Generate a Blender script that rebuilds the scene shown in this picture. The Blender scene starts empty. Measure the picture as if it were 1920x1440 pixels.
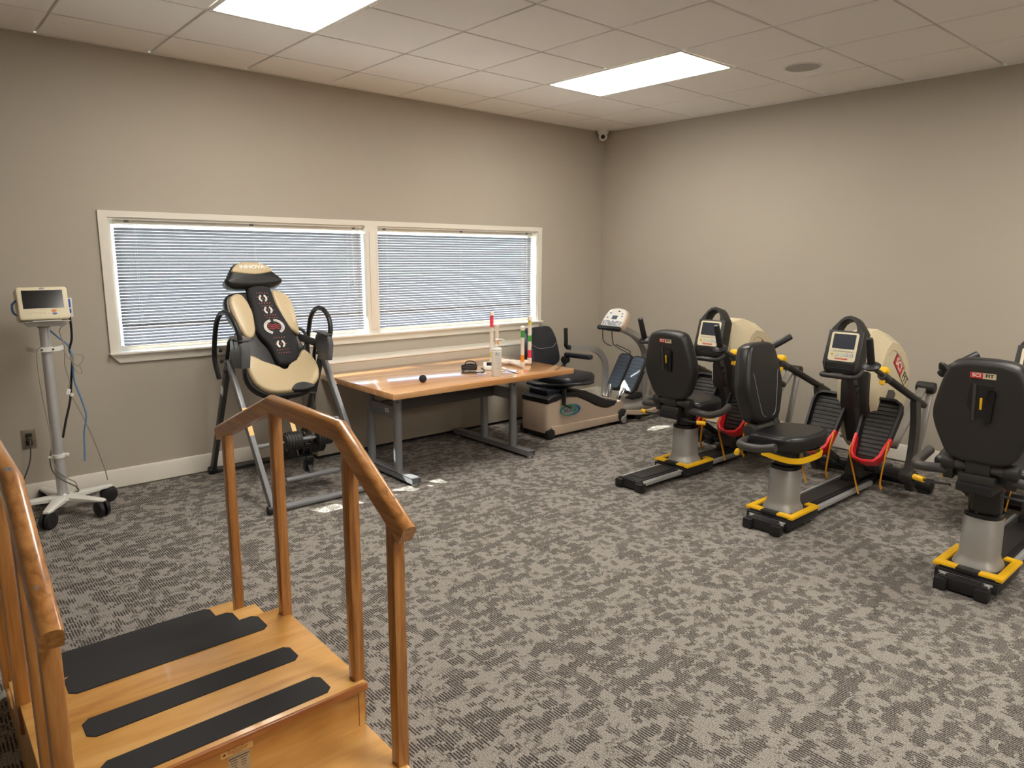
import bpy, bmesh, math, random
from mathutils import Vector, Matrix, Euler

S = bpy.context.scene
COL = S.collection
random.seed(7)
PI = math.pi

# ------------------------------------------------------------------ camera
cam_data = bpy.data.cameras.new('camera')
cam_data.sensor_width = 36.0
cam_data.lens = 36.0 * 1326.985 / 1920.0
cam_data.clip_start = 0.02
cam = bpy.data.objects.new('camera', cam_data)
COL.objects.link(cam)
CAM_R = Vector((0.754171, -0.656657, 0.005331))
CAM_F = Vector((0.646764, 0.741355, -0.179136))
CAM_F.normalize()
CAM_U = CAM_R.cross(CAM_F).normalized()
CAM_R = CAM_F.cross(CAM_U).normalized()
cam.matrix_world = Matrix(((CAM_R.x, CAM_U.x, -CAM_F.x, -5.7313),
                           (CAM_R.y, CAM_U.y, -CAM_F.y, -5.1452),
                           (CAM_R.z, CAM_U.z, -CAM_F.z, 1.55),
                           (0, 0, 0, 1)))
S.camera = cam

# ------------------------------------------------------------------ world, sun, exposure
S.view_settings.view_transform = 'Standard'
S.view_settings.look = 'None'
S.view_settings.gamma = 1.0
S.view_settings.use_curve_mapping = False
S.view_settings.exposure = 0.55

world = bpy.data.worlds.new('sky')
S.world = world
world.use_nodes = True
wn = world.node_tree
bg = wn.nodes['Background']
sky = wn.nodes.new('ShaderNodeTexSky')
sky.sky_type = 'HOSEK_WILKIE'
sky.sun_direction = Vector((-0.5, 1.0, 0.78)).normalized()
sky.turbidity = 3.0
wn.links.new(sky.outputs[0], bg.inputs[0])
bg.inputs[1].default_value = 26.0

sun_d = bpy.data.lights.new('sun', 'SUN')
sun_d.energy = 20.0
sun_d.angle = math.radians(0.6)
sun_d.color = (1.0, 0.95, 0.86)
sun = bpy.data.objects.new('sun', sun_d)
COL.objects.link(sun)
sun.rotation_euler = Vector((0.5, -1.0, -0.78)).to_track_quat('-Z', 'Y').to_euler()
sun.location = (-4, 6, 5)

LAMP_STRENGTH = 15.0
LAMP_COLOR = (1.0, 0.95, 0.86)

# ------------------------------------------------------------------ materials
def nt(name):
    m = bpy.data.materials.new(name)
    m.use_nodes = True
    return m, m.node_tree.nodes, m.node_tree.links, m.node_tree.nodes['Principled BSDF']

def srgb(r, g, b):
    def f(c):
        c = c / 255.0
        return c / 12.92 if c <= 0.04045 else ((c + 0.055) / 1.055) ** 2.4
    return (f(r), f(g), f(b), 1.0)

def plain(name, col, rough=0.5, metal=0.0, grain=0.0, scale=60.0, bump=0.0, spec=0.5, coat=0.0):
    """plain finish with a faint procedural variation"""
    m, N, L, b = nt(name)
    b.inputs['Roughness'].default_value = rough
    b.inputs['Metallic'].default_value = metal
    b.inputs['Specular IOR Level'].default_value = spec
    b.inputs['Coat Weight'].default_value = coat
    tc = N.new('ShaderNodeTexCoord')
    no = N.new('ShaderNodeTexNoise')
    no.inputs['Scale'].default_value = scale
    no.inputs['Detail'].default_value = 3.0
    L.new(tc.outputs['Object'], no.inputs['Vector'])
    mx = N.new('ShaderNodeMix')
    mx.data_type = 'RGBA'
    a = tuple(max(0.0, c * (1 - grain)) for c in col[:3]) + (1,)
    z = tuple(min(1.0, c * (1 + grain)) for c in col[:3]) + (1,)
    mx.inputs['A'].default_value = a
    mx.inputs['B'].default_value = z
    L.new(no.outputs['Fac'], mx.inputs['Factor'])
    L.new(mx.outputs['Result'], b.inputs['Base Color'])
    if bump:
        bp = N.new('ShaderNodeBump')
        bp.inputs['Strength'].default_value = bump
        bp.inputs['Distance'].default_value = 0.002
        L.new(no.outputs['Fac'], bp.inputs['Height'])
        L.new(bp.outputs['Normal'], b.inputs['Normal'])
    return m

def wood(name, c_dark, c_mid, c_light, axis, stretch=0.06, scale=18.0, rough=0.38, coat=0.25, rings=1.0):
    """lengthwise grain; axis is the direction the grain runs along"""
    m, N, L, b = nt(name)
    b.inputs['Roughness'].default_value = rough
    b.inputs['Coat Weight'].default_value = coat
    b.inputs['Coat Roughness'].default_value = 0.09
    tc = N.new('ShaderNodeTexCoord')
    mp = N.new('ShaderNodeMapping')
    sc = [1.0, 1.0, 1.0]
    sc['XYZ'.index(axis)] = stretch
    mp.inputs['Scale'].default_value = sc
    L.new(tc.outputs['Object'], mp.inputs['Vector'])
    n1 = N.new('ShaderNodeTexNoise')
    n1.inputs['Scale'].default_value = scale
    n1.inputs['Detail'].default_value = 5.0
    n1.inputs['Distortion'].default_value = 1.2 * rings
    L.new(mp.outputs[0], n1.inputs['Vector'])
    n2 = N.new('ShaderNodeTexNoise')
    n2.inputs['Scale'].default_value = scale * 9
    n2.inputs['Detail'].default_value = 2.0
    L.new(mp.outputs[0], n2.inputs['Vector'])
    ad = N.new('ShaderNodeMath')
    ad.operation = 'MULTIPLY_ADD'
    ad.inputs[1].default_value = 0.25
    L.new(n2.outputs['Fac'], ad.inputs[0])
    L.new(n1.outputs['Fac'], ad.inputs[2])
    cr = N.new('ShaderNodeValToRGB')
    e = cr.color_ramp.elements
    e[0].position = 0.38; e[0].color = c_dark
    e[1].position = 0.82; e[1].color = c_light
    k = e.new(0.58); k.color = c_mid
    L.new(ad.outputs[0], cr.inputs['Fac'])
    L.new(cr.outputs[0], b.inputs['Base Color'])
    return m

def emit(name, col, strength):
    m, N, L, b = nt(name)
    b.inputs['Base Color'].default_value = (0.8, 0.8, 0.8, 1)
    b.inputs['Emission Color'].default_value = col
    b.inputs['Emission Strength'].default_value = strength
    return m

def carpet_material():
    m, N, L, b = nt('carpet')
    b.inputs['Roughness'].default_value = 0.95
    b.inputs['Specular IOR Level'].default_value = 0.15
    tc = N.new('ShaderNodeTexCoord')
    sep = N.new('ShaderNodeSeparateXYZ')
    L.new(tc.outputs['Object'], sep.inputs[0])
    def math_(op, a, b_=None, c=None):
        n = N.new('ShaderNodeMath'); n.operation = op
        for i, v in enumerate((a, b_, c)):
            if v is None: continue
            if isinstance(v, (int, float)): n.inputs[i].default_value = v
            else: L.new(v, n.inputs[i])
        return n.outputs[0]
    def snap(s, step):
        return math_('FLOOR', math_('DIVIDE', s, step))
    def comb(x, y, z=0.0):
        n = N.new('ShaderNodeCombineXYZ')
        for i, v in enumerate((x, y, z)):
            if isinstance(v, (int, float)): n.inputs[i].default_value = v
            else: L.new(v, n.inputs[i])
        return n.outputs[0]
    X, Y = sep.outputs[0], sep.outputs[1]
    rib = 0.0107
    xi = snap(X, rib)
    def white(v, dim='2D', w=None):
        n = N.new('ShaderNodeTexWhiteNoise'); n.noise_dimensions = dim
        if dim == '1D': L.new(v, n.inputs['W'])
        else: L.new(v, n.inputs['Vector'])
        return n.outputs['Value']
    jag = math_('MULTIPLY', white(xi, '1D'), 0.022)
    Yj = math_('ADD', Y, jag)
    def blocks(w, h, seed):
        r = math_('FLOOR', math_('ADD', math_('DIVIDE', Yj, h), seed))
        c = math_('FLOOR', math_('ADD', math_('DIVIDE', X, w), math_('MULTIPLY', white(r, '1D'), 17.3)))
        return white(comb(c, r, 0.0))
    def step(v, lo, hi):
        n = N.new('ShaderNodeMapRange'); n.interpolation_type = 'SMOOTHSTEP'
        n.inputs['From Min'].default_value = lo; n.inputs['From Max'].default_value = hi
        L.new(v, n.inputs['Value'])
        return n.outputs['Result']
    # ribbed blocks in rows with pale bands between, smaller ribbed blocks, small solid flecks
    inrow = math_('GREATER_THAN', math_('FRACT', math_('DIVIDE', Yj, 0.054)), 0.20)
    dA = math_('MULTIPLY', step(blocks(0.0642, 0.054, 0.0), 0.60, 0.70), inrow)
    dB = math_('MULTIPLY', step(blocks(0.0321, 0.024, 0.37), 0.66, 0.76), 0.85)
    mask = math_('MAXIMUM', dA, dB)
    fleck = math_('MULTIPLY', step(blocks(0.0321, 0.012, 0.71), 0.80, 0.88), 0.42)
    # ribs
    rw = math_('SINE', math_('MULTIPLY', X, 2 * PI / rib))
    rw = math_('MULTIPLY_ADD', rw, 0.5, 0.5)
    # yarn speckle
    sp = N.new('ShaderNodeTexNoise'); sp.inputs['Scale'].default_value = 230.0
    sp.inputs['Detail'].default_value = 2.0
    L.new(tc.outputs['Object'], sp.inputs['Vector'])
    rs = N.new('ShaderNodeMapRange'); rs.interpolation_type = 'SMOOTHSTEP'
    rs.inputs['From Min'].default_value = 0.15; rs.inputs['From Max'].default_value = 0.65
    L.new(rw, rs.inputs['Value'])
    darkness = math_('MULTIPLY_ADD', mask, math_('MULTIPLY_ADD', rs.outputs['Result'], 0.62, 0.14), math_('MULTIPLY', rw, 0.14))
    darkness = math_('MAXIMUM', darkness, fleck)
    darkness = math_('ADD', darkness, math_('MULTIPLY_ADD', sp.outputs['Fac'], 2.6, -1.12))
    darkness.node.use_clamp = True
    mx = N.new('ShaderNodeMix'); mx.data_type = 'RGBA'
    mx.inputs['A'].default_value = CARPET_LIGHT
    mx.inputs['B'].default_value = CARPET_DARK
    L.new(darkness, mx.inputs['Factor'])
    L.new(mx.outputs['Result'], b.inputs['Base Color'])
    bp = N.new('ShaderNodeBump'); bp.inputs['Strength'].default_value = 0.5
    bp.inputs['Distance'].default_value = 0.004
    L.new(math_('SUBTRACT', sp.outputs['Fac'], math_('MULTIPLY', rw, 0.4)), bp.inputs['Height'])
    L.new(bp.outputs['Normal'], b.inputs['Normal'])
    return m

CARPET_LIGHT = srgb(165, 159, 152)
CARPET_DARK = srgb(56, 52, 49)

def glass_material():
    m, N, L, b = nt('window glass')
    out = N['Material Output']
    tr = N.new('ShaderNodeBsdfTransparent')
    tr.inputs[0].default_value = (0.93, 0.96, 0.96, 1)
    gl = N.new('ShaderNodeBsdfGlossy'); gl.inputs['Roughness'].default_value = 0.02
    mx = N.new('ShaderNodeMixShader')
    mx.inputs[0].default_value = 0.05
    L.new(tr.outputs[0], mx.inputs[1]); L.new(gl.outputs[0], mx.inputs[2])
    L.new(mx.outputs[0], out.inputs[0])
    return m

def slat_material():
    """thin painted aluminium: mostly opaque, a little light comes through the edges"""
    return plain('blind slat', srgb(142, 142, 148), 0.45, 0.0, 0.03, 8)

M = {}
M['wall'] = plain('wall paint', srgb(177, 168, 154), 0.75, 0, 0.03, 2.0, 0.05)
M['ceiling'] = plain('ceiling tile', srgb(238, 232, 226), 0.9, 0, 0.05, 240, 0.25)
M['grid'] = plain('ceiling grid', srgb(230, 226, 220), 0.6, 0, 0.02)
M['carpet'] = carpet_material()
M['trim'] = plain('painted trim', srgb(226, 220, 208), 0.4, 0, 0.02, 10)
M['glass'] = glass_material()
M['slat'] = slat_material()
M['cord'] = plain('blind cord', srgb(215, 215, 212), 0.7)
M['ground'] = plain('outdoor paving', srgb(190, 188, 182), 0.9, 0, 0.1, 3)
M['diffuser'] = emit('lamp diffuser', LAMP_COLOR + (1,), LAMP_STRENGTH)
M['lampframe'] = plain('lamp frame', srgb(225, 220, 212), 0.5)
M['black'] = plain('black plastic', srgb(28, 27, 29), 0.45, 0, 0.06, 90)
M['blackgloss'] = plain('glossy black plastic', srgb(20, 20, 22), 0.18, 0, 0.05, 40)
M['vinyl'] = plain('black vinyl upholstery', srgb(28, 28, 30), 0.36, 0, 0.08, 140, 0.15)
M['charcoal'] = plain('charcoal paint', srgb(62, 60, 58), 0.42, 0, 0.04, 60)
M['darkgrey'] = plain('dark grey plastic', srgb(42, 40, 39), 0.5, 0, 0.05, 70)
M['rubber'] = plain('black rubber', srgb(31, 30, 32), 0.8, 0, 0.12, 160, 0.3)
M['steel'] = plain('grey powder coat', srgb(126, 127, 131), 0.4, 0.1, 0.03, 50)
M['alu'] = plain('brushed aluminium', srgb(204, 205, 207), 0.34, 0.55, 0.05, 40)
M['silver'] = plain('silver paint', srgb(168, 166, 162), 0.38, 0.45, 0.03, 40)
M['midgrey'] = plain('mid grey plastic', srgb(88, 88, 92), 0.45, 0, 0.04, 60)
M['tread'] = plain('ribbed pedal rubber', srgb(48, 46, 45), 0.6, 0, 0.1, 120)
M['chrome'] = plain('chrome', srgb(220, 222, 225), 0.12, 1.0)
M['white'] = plain('white plastic', srgb(228, 226, 220), 0.4, 0, 0.02)
M['cream'] = plain('cream plastic', srgb(225, 214, 184), 0.38, 0, 0.03, 20)
M['tan'] = plain('champagne plastic', srgb(214, 200, 168), 0.38, 0, 0.03, 20)
M['nutan'] = plain('warm beige plastic', srgb(190, 170, 150), 0.4, 0, 0.03, 20)
M['tanvinyl'] = plain('champagne vinyl', srgb(198, 178, 142), 0.36, 0, 0.06, 70, 0.1)
M['yellow'] = plain('yellow plastic', srgb(245, 190, 20), 0.42, 0, 0.03, 30)
M['red'] = plain('red plastic', srgb(214, 34, 40), 0.4, 0, 0.03, 30)
M['orange'] = plain('orange rubber strap', srgb(222, 150, 26), 0.55, 0, 0.04, 60)
M['lcd'] = plain('switched off display', srgb(52, 56, 66), 0.18, 0, 0.05, 4)
M['darkscreen'] = plain('black glass screen', srgb(20, 18, 20), 0.12, 0, 0.1, 5)
M['oak'] = wood('honey oak', srgb(124, 78, 36), srgb(166, 110, 54), srgb(190, 134, 74), 'Z', 0.07, 40, 0.32, 0.4)
M['oak_y'] = wood('honey oak rail', srgb(132, 86, 42), srgb(174, 118, 62), srgb(200, 144, 84), 'Y', 0.07, 40, 0.30, 0.4)
M['birch'] = wood('varnished birch plywood', srgb(178, 120, 54), srgb(204, 150, 78), srgb(220, 172, 102), 'X', 0.18, 7, 0.34, 0.3)
M['nosing'] = wood('oak nosing', srgb(120, 66, 26), srgb(158, 94, 42), srgb(184, 118, 60), 'X', 0.05, 60, 0.4, 0.2)
M['maple'] = wood('butcher block maple', srgb(180, 120, 66), srgb(206, 148, 92), srgb(222, 172, 118), 'X', 0.05, 14, 0.20, 1.0, 0.4)
M['maple'].node_tree.nodes['Principled BSDF'].inputs['Coat IOR'].default_value = 1.9
M['pvc'] = plain('white pvc pipe', srgb(228, 218, 204), 0.35, 0, 0.02)
M['tapered'] = plain('red tape', srgb(230, 60, 84), 0.4)
M['tapegreen'] = plain('green tape', srgb(60, 150, 50), 0.4)
M['tapeorange'] = plain('orange tape', srgb(245, 140, 30), 0.4)
M['tapeyellow'] = plain('yellow tape', srgb(215, 195, 90), 0.4)
M['blue'] = plain('blue hose', srgb(92, 130, 180), 0.45)
M['greycable'] = plain('grey cable', srgb(150, 144, 134), 0.5)
M['darkcable'] = plain('dark cable', srgb(84, 80, 76), 0.5)
M['ink'] = plain('printed black', srgb(30, 28, 28), 0.5)
M['inkwhite'] = plain('printed white', srgb(235, 233, 228), 0.5)
M['inkred'] = plain('printed red', srgb(206, 44, 44), 0.5)
M['inkpink'] = plain('printed rose', srgb(196, 96, 96), 0.5)
M['inkblue'] = plain('printed blue', srgb(40, 80, 170), 0.5)
M['inkteal'] = plain('printed teal', srgb(24, 146, 128), 0.5)
M['inkbrown'] = plain('printed brown', srgb(150, 86, 36), 0.5)
M['labelcream'] = plain('cream sticker', srgb(238, 196, 128), 0.5)
M['labelgrey'] = plain('worn clear sticker', srgb(178, 160, 134), 0.5, 0, 0.2, 120)
M['btn_grey'] = plain('grey key', srgb(150, 152, 160), 0.5)
M['btn_green'] = plain('green key', srgb(110, 170, 100), 0.5)
M['btn_blue'] = plain('blue key', srgb(110, 122, 170), 0.5)
M['btn_yellow'] = plain('yellow key', srgb(220, 200, 110), 0.5)
M['btn_orange'] = plain('orange key', srgb(240, 130, 50), 0.5)
M['navy'] = plain('navy vinyl', srgb(28, 30, 38), 0.34, 0, 0.06, 110, 0.1)
M['slate'] = plain('slate pedal rubber', srgb(78, 90, 106), 0.5, 0, 0.08, 90)
M['socket'] = plain('brushed steel plate', srgb(140, 130, 116), 0.35, 0.6, 0.05, 60)
M['speaker'] = plain('speaker grille', srgb(168, 164, 158), 0.7, 0, 0.12, 500, 0.4)

# ------------------------------------------------------------------ mesh helpers
class MB:
    """collects shapes given in world coordinates; build() links them as one object"""
    def __init__(s):
        s.bm = bmesh.new()
    def _xf(s, verts, mat):
        if mat is not None:
            bmesh.ops.transform(s.bm, matrix=mat, verts=verts)
    def box(s, c, d, rot=None, bevel=0.0, seg=2):
        r = bmesh.ops.create_cube(s.bm, size=1.0)
        vs = r['verts']
        bmesh.ops.scale(s.bm, vec=Vector(d), verts=vs)
        if bevel > 0:
            es = list({e for v in vs for e in v.link_edges})
            rb = bmesh.ops.bevel(s.bm, geom=es, offset=bevel, segments=seg, affect='EDGES', profile=0.5)
            vs = list({v for f in rb['faces'] for v in f.verts} | {v for v in vs if v.is_valid})
        m = Matrix.Translation(Vector(c))
        if rot is not None:
            m = m @ (rot.to_4x4() if not isinstance(rot, Euler) else rot.to_matrix().to_4x4())
        s._xf(vs, m)
        return s
    def beam(s, p0, p1, w, h, up=(0, 0, 1), bevel=0.0, ext=0.0):
        """rectangular bar between two points; w across, h along 'up'"""
        p0, p1 = Vector(p0), Vector(p1)
        d = (p1 - p0); ln = d.length; d.normalize()
        up = Vector(up)
        x = d.cross(up)
        if x.length < 1e-4: x = d.cross(Vector((1, 0, 0)))
        x.normalize(); z = x.cross(d).normalized()
        rot = Matrix((x, d, z)).transposed()
        return s.box((p0 + p1) / 2, (w, ln + 2 * ext, h), rot, bevel)
    def cyl(s, p0, p1, r0, r1=None, n=20, bevel=0.0):
        p0, p1 = Vector(p0), Vector(p1)
        r1 = r0 if r1 is None else r1
        d = p1 - p0
        q = d.to_track_quat('Z', 'Y').to_matrix()
        prof = [(0, 0.0), (r0, 0.0), (r1, d.length), (0, d.length)]
        if bevel > 0:
            b = min(bevel, r0 * 0.9, r1 * 0.9, d.length * 0.45)
            prof = [(0, 0), (r0 - b, 0), (r0 - b * 0.3, b * 0.3), (r0, b), (r1, d.length - b), (r1 - b * 0.3, d.length - b * 0.3), (r1 - b, d.length), (0, d.length)]
        return s.lathe(prof, p0, q, n)
    def lathe(s, prof, o=(0, 0, 0), q=None, n=24):
        o = Vector(o); q = q or Matrix.Identity(3)
        rings = []
        for r, z in prof:
            if r < 1e-6:
                rings.append([s.bm.verts.new(o + q @ Vector((0, 0, z)))])
            else:
                rings.append([s.bm.verts.new(o + q @ Vector((r * math.cos(2 * PI * k / n), r * math.sin(2 * PI * k / n), z))) for k in range(n)])
        for a, b in zip(rings, rings[1:]):
            for k in range(n):
                k2 = (k + 1) % n
                if len(a) == 1 and len(b) == 1: continue
                if len(a) == 1: s.bm.faces.new((a[0], b[k2], b[k]))
                elif len(b) == 1: s.bm.faces.new((a[k], a[k2], b[0]))
                else: s.bm.faces.new((a[k], a[k2], b[k2], b[k]))
        return s
    def sphere(s, c, r, sc=(1, 1, 1), n=20):
        pr = [(r * math.sin(PI * k / (n // 2)), -r * math.cos(PI * k / (n // 2))) for k in range(n // 2 + 1)]
        pr[0] = (0, -r); pr[-1] = (0, r)
        q = Matrix.Diagonal(Vector(sc)).to_3x3()
        return s.lathe(pr, c, q, n)
    def tube(s, pts, r, n=10, smooth=True, closed=False, sub=6, flat=None, cap=True, up0=None):
        """round (or flat=(w,h) rectangular) section swept along points"""
        P = [Vector(p) for p in pts]
        if smooth and len(P) > 2:
            Q = []
            cnt = len(P) if closed else len(P) - 1
            for i in range(cnt):
                if closed: p0, p1, p2, p3 = P[i - 1], P[i], P[(i + 1) % len(P)], P[(i + 2) % len(P)]
                else:
                    p1, p2 = P[i], P[i + 1]
                    p0 = P[i - 1] if i > 0 else p1 * 2 - p2
                    p3 = P[i + 2] if i + 2 < len(P) else p2 * 2 - p1
                for k in range(sub):
                    t = k / sub
                    Q.append(0.5 * ((2 * p1) + (p2 - p0) * t + (2 * p0 - 5 * p1 + 4 * p2 - p3) * t * t + (3 * p1 - p0 - 3 * p2 + p3) * t ** 3))
            if not closed: Q.append(P[-1])
            P = Q
        m = len(P)
        T = []
        for i in range(m):
            a = P[(i - 1) % m] if closed or i > 0 else P[i]
            b = P[(i + 1) % m] if closed or i < m - 1 else P[i]
            T.append((b - a).normalized())
        nrm = Vector(up0) if up0 else Vector((0, 0, 1))
        if abs(nrm.dot(T[0])) > 0.95: nrm = Vector((1, 0, 0)) if abs(T[0].x) < 0.9 else Vector((0, 1, 0))
        rings = []
        for i in range(m):
            nrm = (nrm - T[i] * nrm.dot(T[i]))
            nrm.normalize()
            bn = T[i].cross(nrm)
            if flat:
                w, h = flat
                offs = [bn * (w / 2) + nrm * (h / 2), bn * (-w / 2) + nrm * (h / 2), bn * (-w / 2) - nrm * (h / 2), bn * (w / 2) - nrm * (h / 2)]
                k = 1.0
                if not closed and 0 < i < m - 1:
                    pass
                rings.append([s.bm.verts.new(P[i] + o) for o in offs])
            else:
                rr = r[min(i, len(r) - 1)] if isinstance(r, (list, tuple)) else r
                rings.append([s.bm.verts.new(P[i] + (nrm * math.cos(2 * PI * k / n) + bn * math.sin(2 * PI * k / n)) * rr) for k in range(n)])
        nn = len(rings[0])
        for i in range(m if closed else m - 1):
            a, b = rings[i], rings[(i + 1) % m]
            for k in range(nn):
                k2 = (k + 1) % nn
                s.bm.faces.new((a[k], a[k2], b[k2], b[k]))
        if not closed and cap:
            s.bm.faces.new(list(reversed(rings[0]))); s.bm.faces.new(rings[-1])
        return s
    def prism(s, poly, fn, d0, d1, bevel=0.0, seg=2):
        """poly: 2D outline; fn(u, v, d) -> world point; extruded from d0 to d1"""
        a = [s.bm.verts.new(Vector(fn(u, v, d0))) for u, v in poly]
        b = [s.bm.verts.new(Vector(fn(u, v, d1))) for u, v in poly]
        n = len(poly)
        fs = [s.bm.faces.new(list(reversed(a))), s.bm.faces.new(b)]
        for k in range(n):
            fs.append(s.bm.faces.new((a[k], a[(k + 1) % n], b[(k + 1) % n], b[k])))
        bmesh.ops.recalc_face_normals(s.bm, faces=fs)
        if bevel > 0:
            es = [e for e in {e for f in fs[:2] for e in f.edges}]
            bmesh.ops.bevel(s.bm, geom=es, offset=bevel, segments=seg, affect='EDGES', profile=0.5, clamp_overlap=True)
        return s
    def loft(s, rings, cap=True, closed=True):
        R = [[s.bm.verts.new(Vector(p)) for p in ring] for ring in rings]
        n = len(R[0]); fs = []
        for a, b in zip(R, R[1:]):
            for k in range(n if closed else n - 1):
                fs.append(s.bm.faces.new((a[k], a[(k + 1) % n], b[(k + 1) % n], b[k])))
        if cap:
            fs.append(s.bm.faces.new(list(reversed(R[0])))); fs.append(s.bm.faces.new(R[-1]))
        bmesh.ops.recalc_face_normals(s.bm, faces=fs)
        return s
    def pad(s, poly, fn, d0, d1, r=0.02, seg=4, crown=0.0):
        """cushion: outline with rolled edges, optional crowned top at d1"""
        n = len(poly)
        cx = sum(p[0] for p in poly) / n; cy = sum(p[1] for p in poly) / n
        def inset(k):
            out = []
            for i in range(n):
                p0, p1, p2 = Vector(poly[i - 1]), Vector(poly[i]), Vector(poly[(i + 1) % n])
                e1 = (p1 - p0); e2 = (p2 - p1)
                n1 = Vector((-e1.y, e1.x)).normalized() if e1.length > 1e-9 else Vector((0, 0))
                n2 = Vector((-e2.y, e2.x)).normalized() if e2.length > 1e-9 else n1
                nn = (n1 + n2)
                nn = nn.normalized() if nn.length > 1e-6 else n1
                if area < 0: nn = -nn
                out.append((p1.x + nn.x * k, p1.y + nn.y * k))
            return out
        area = sum(poly[i - 1][0] * poly[i][1] - poly[i][0] * poly[i - 1][1] for i in range(n))
        sg = 1 if d1 > d0 else -1
        rb = min(r * 0.4, abs(d1 - d0) * 0.3)
        rings = []
        for k in range(3):
            t = k / 2 * PI / 2
            rings.append([fn(u, v, d0 + sg * rb * (1 - math.cos(t))) for u, v in inset(rb * (1 - math.sin(t)))])
        for k in range(seg + 1):
            t = k / seg * PI / 2
            rings.append([fn(u, v, d1 - sg * r * (1 - math.sin(t))) for u, v in inset(r * (1 - math.cos(t)))])
        if crown:
            base = inset(r)
            for t in (0.3, 0.55, 0.8):
                rings.append([fn(u + (cx - u) * t, v + (cy - v) * t, d1 + sg * crown * math.sin(t * PI / 2)) for u, v in base])
        return s.loft(rings)
    def obj_mesh(s, name, angle=38):
        bm = s.bm
        bmesh.ops.remove_doubles(bm, verts=bm.verts, dist=1e-6)
        bmesh.ops.recalc_face_normals(bm, faces=bm.faces)
        lim = math.radians(angle)
        for f in bm.faces: f.smooth = True
        for e in bm.edges:
            if len(e.link_faces) == 2:
                e.smooth = e.calc_face_angle(0.0) < lim
            else:
                e.smooth = False
        me = bpy.data.meshes.new(name)
        bm.to_mesh(me); bm.free()
        return me

def wloc(o):
    v = Vector((0, 0, 0))
    while o is not None:
        v = v + o.location
        o = o.parent
    return v

def part(name, mb, mat, parent=None, label=None, origin=None, angle=38):
    """one mesh object; geometry was given in world coordinates"""
    me = mb.obj_mesh(name, angle)
    me.materials.append(M[mat] if isinstance(mat, str) else mat)
    o = bpy.data.objects.new(name, me)
    COL.objects.link(o)
    base = wloc(parent) if parent is not None else Vector((0, 0, 0))
    org = Vector(origin) if origin is not None else base
    me.transform(Matrix.Translation(-org))
    if parent is not None:
        o.parent = parent
        o.location = org - base
    else:
        o.location = org
    if label: o['label'] = label
    return o

def tag(o, label, cat, group=None):
    o['label'] = label; o['category'] = cat
    if group: o['group'] = group
    return o

def thing(name, loc, label, cat, group=None):
    o = bpy.data.objects.new(name, None)
    o.empty_display_size = 0.1
    COL.objects.link(o)
    o.location = loc
    return tag(o, label, cat, group)

def struct(name, mb, mat, parent=None, angle=38):
    o = part(name, mb, mat, parent, angle=angle)
    if parent is None: o['kind'] = 'structure'
    return o

def copy_tree(o, parent=None):
    c = o.copy()
    COL.objects.link(c)
    c.parent = parent
    for ch in list(o.children):
        copy_tree(ch, c)
    return c

def text(name, body, size, mat, parent, origin, ux, uy, extrude=0.0006, align='CENTER', shear=0.0, bold=0.0, sx=1.0, label=None, oblique=False):
    """raised lettering: ux is the reading direction, uy the letter up direction"""
    cu = bpy.data.curves.new(name, 'FONT')
    cu.body = body; cu.size = size; cu.extrude = extrude
    cu.align_x = align; cu.align_y = 'CENTER'; cu.shear = shear; cu.offset = bold
    tmp = bpy.data.objects.new(name, cu)
    COL.objects.link(tmp)
    dg = bpy.context.evaluated_depsgraph_get()
    me = bpy.data.meshes.new_from_object(tmp.evaluated_get(dg))
    bpy.data.objects.remove(tmp)
    bpy.data.curves.remove(cu)
    ux = Vector(ux).normalized(); uy = Vector(uy).normalized(); uz = ux.cross(uy).normalized()
    uy = uz.cross(ux).normalized()
    m = Matrix(((ux.x * sx, uy.x, uz.x, 0), (ux.y * sx, uy.y, uz.y, 0), (ux.z * sx, uy.z, uz.z, 0), (0, 0, 0, 1)))
    base = wloc(parent)
    me.transform(Matrix.Translation(Vector(origin) - base) @ m)
    me.materials.clear(); me.materials.append(M[mat])
    o = bpy.data.objects.new(name, me)
    COL.objects.link(o); o.parent = parent
    if label: o['label'] = label
    return o

def frame(o, ux, uy):
    """fn(u, v, d) on a plane with origin o; d goes along ux x uy"""
    o = Vector(o); ux = Vector(ux).normalized(); uy = Vector(uy); uy = (uy - ux * uy.dot(ux)).normalized(); uz = ux.cross(uy)
    return lambda u, v, d: o + ux * u + uy * v + uz * d

def rrect(w, h, r, n=5, cx=0.0, cy=0.0):
    out = []
    for sx, sy, a0 in ((1, 1, 0), (-1, 1, 90), (-1, -1, 180), (1, -1, 270)):
        for k in range(n + 1):
            a = math.radians(a0 + 90 * k / n)
            out.append((cx + sx * (w / 2 - r) + r * math.cos(a), cy + sy * (h / 2 - r) + r * math.sin(a)))
    return out

def spline(poly, sub=4):
    """closed Catmull-Rom through 2D points"""
    n = len(poly); out = []
    P = [Vector(p) for p in poly]
    for i in range(n):
        p0, p1, p2, p3 = P[i - 1], P[i], P[(i + 1) % n], P[(i + 2) % n]
        for k in range(sub):
            t = k / sub
            q = 0.5 * ((2 * p1) + (p2 - p0) * t + (2 * p0 - 5 * p1 + 4 * p2 - p3) * t * t + (3 * p1 - p0 - 3 * p2 + p3) * t ** 3)
            out.append((q.x, q.y))
    return out

def arc(cx, cy, rx, ry, a0, a1, n):
    return [(cx + rx * math.cos(math.radians(a0 + (a1 - a0) * k / n)), cy + ry * math.sin(math.radians(a0 + (a1 - a0) * k / n))) for k in range(n + 1)]

# ================================================================== THE ROOM
H = 2.80
X0, Y0 = -7.6, -8.4            # far sides of the room, behind the camera
WX0, WX1, WZ0, WZ1 = -4.655, -0.925, 0.900, 1.775     # window opening
T = 0.16

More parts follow.
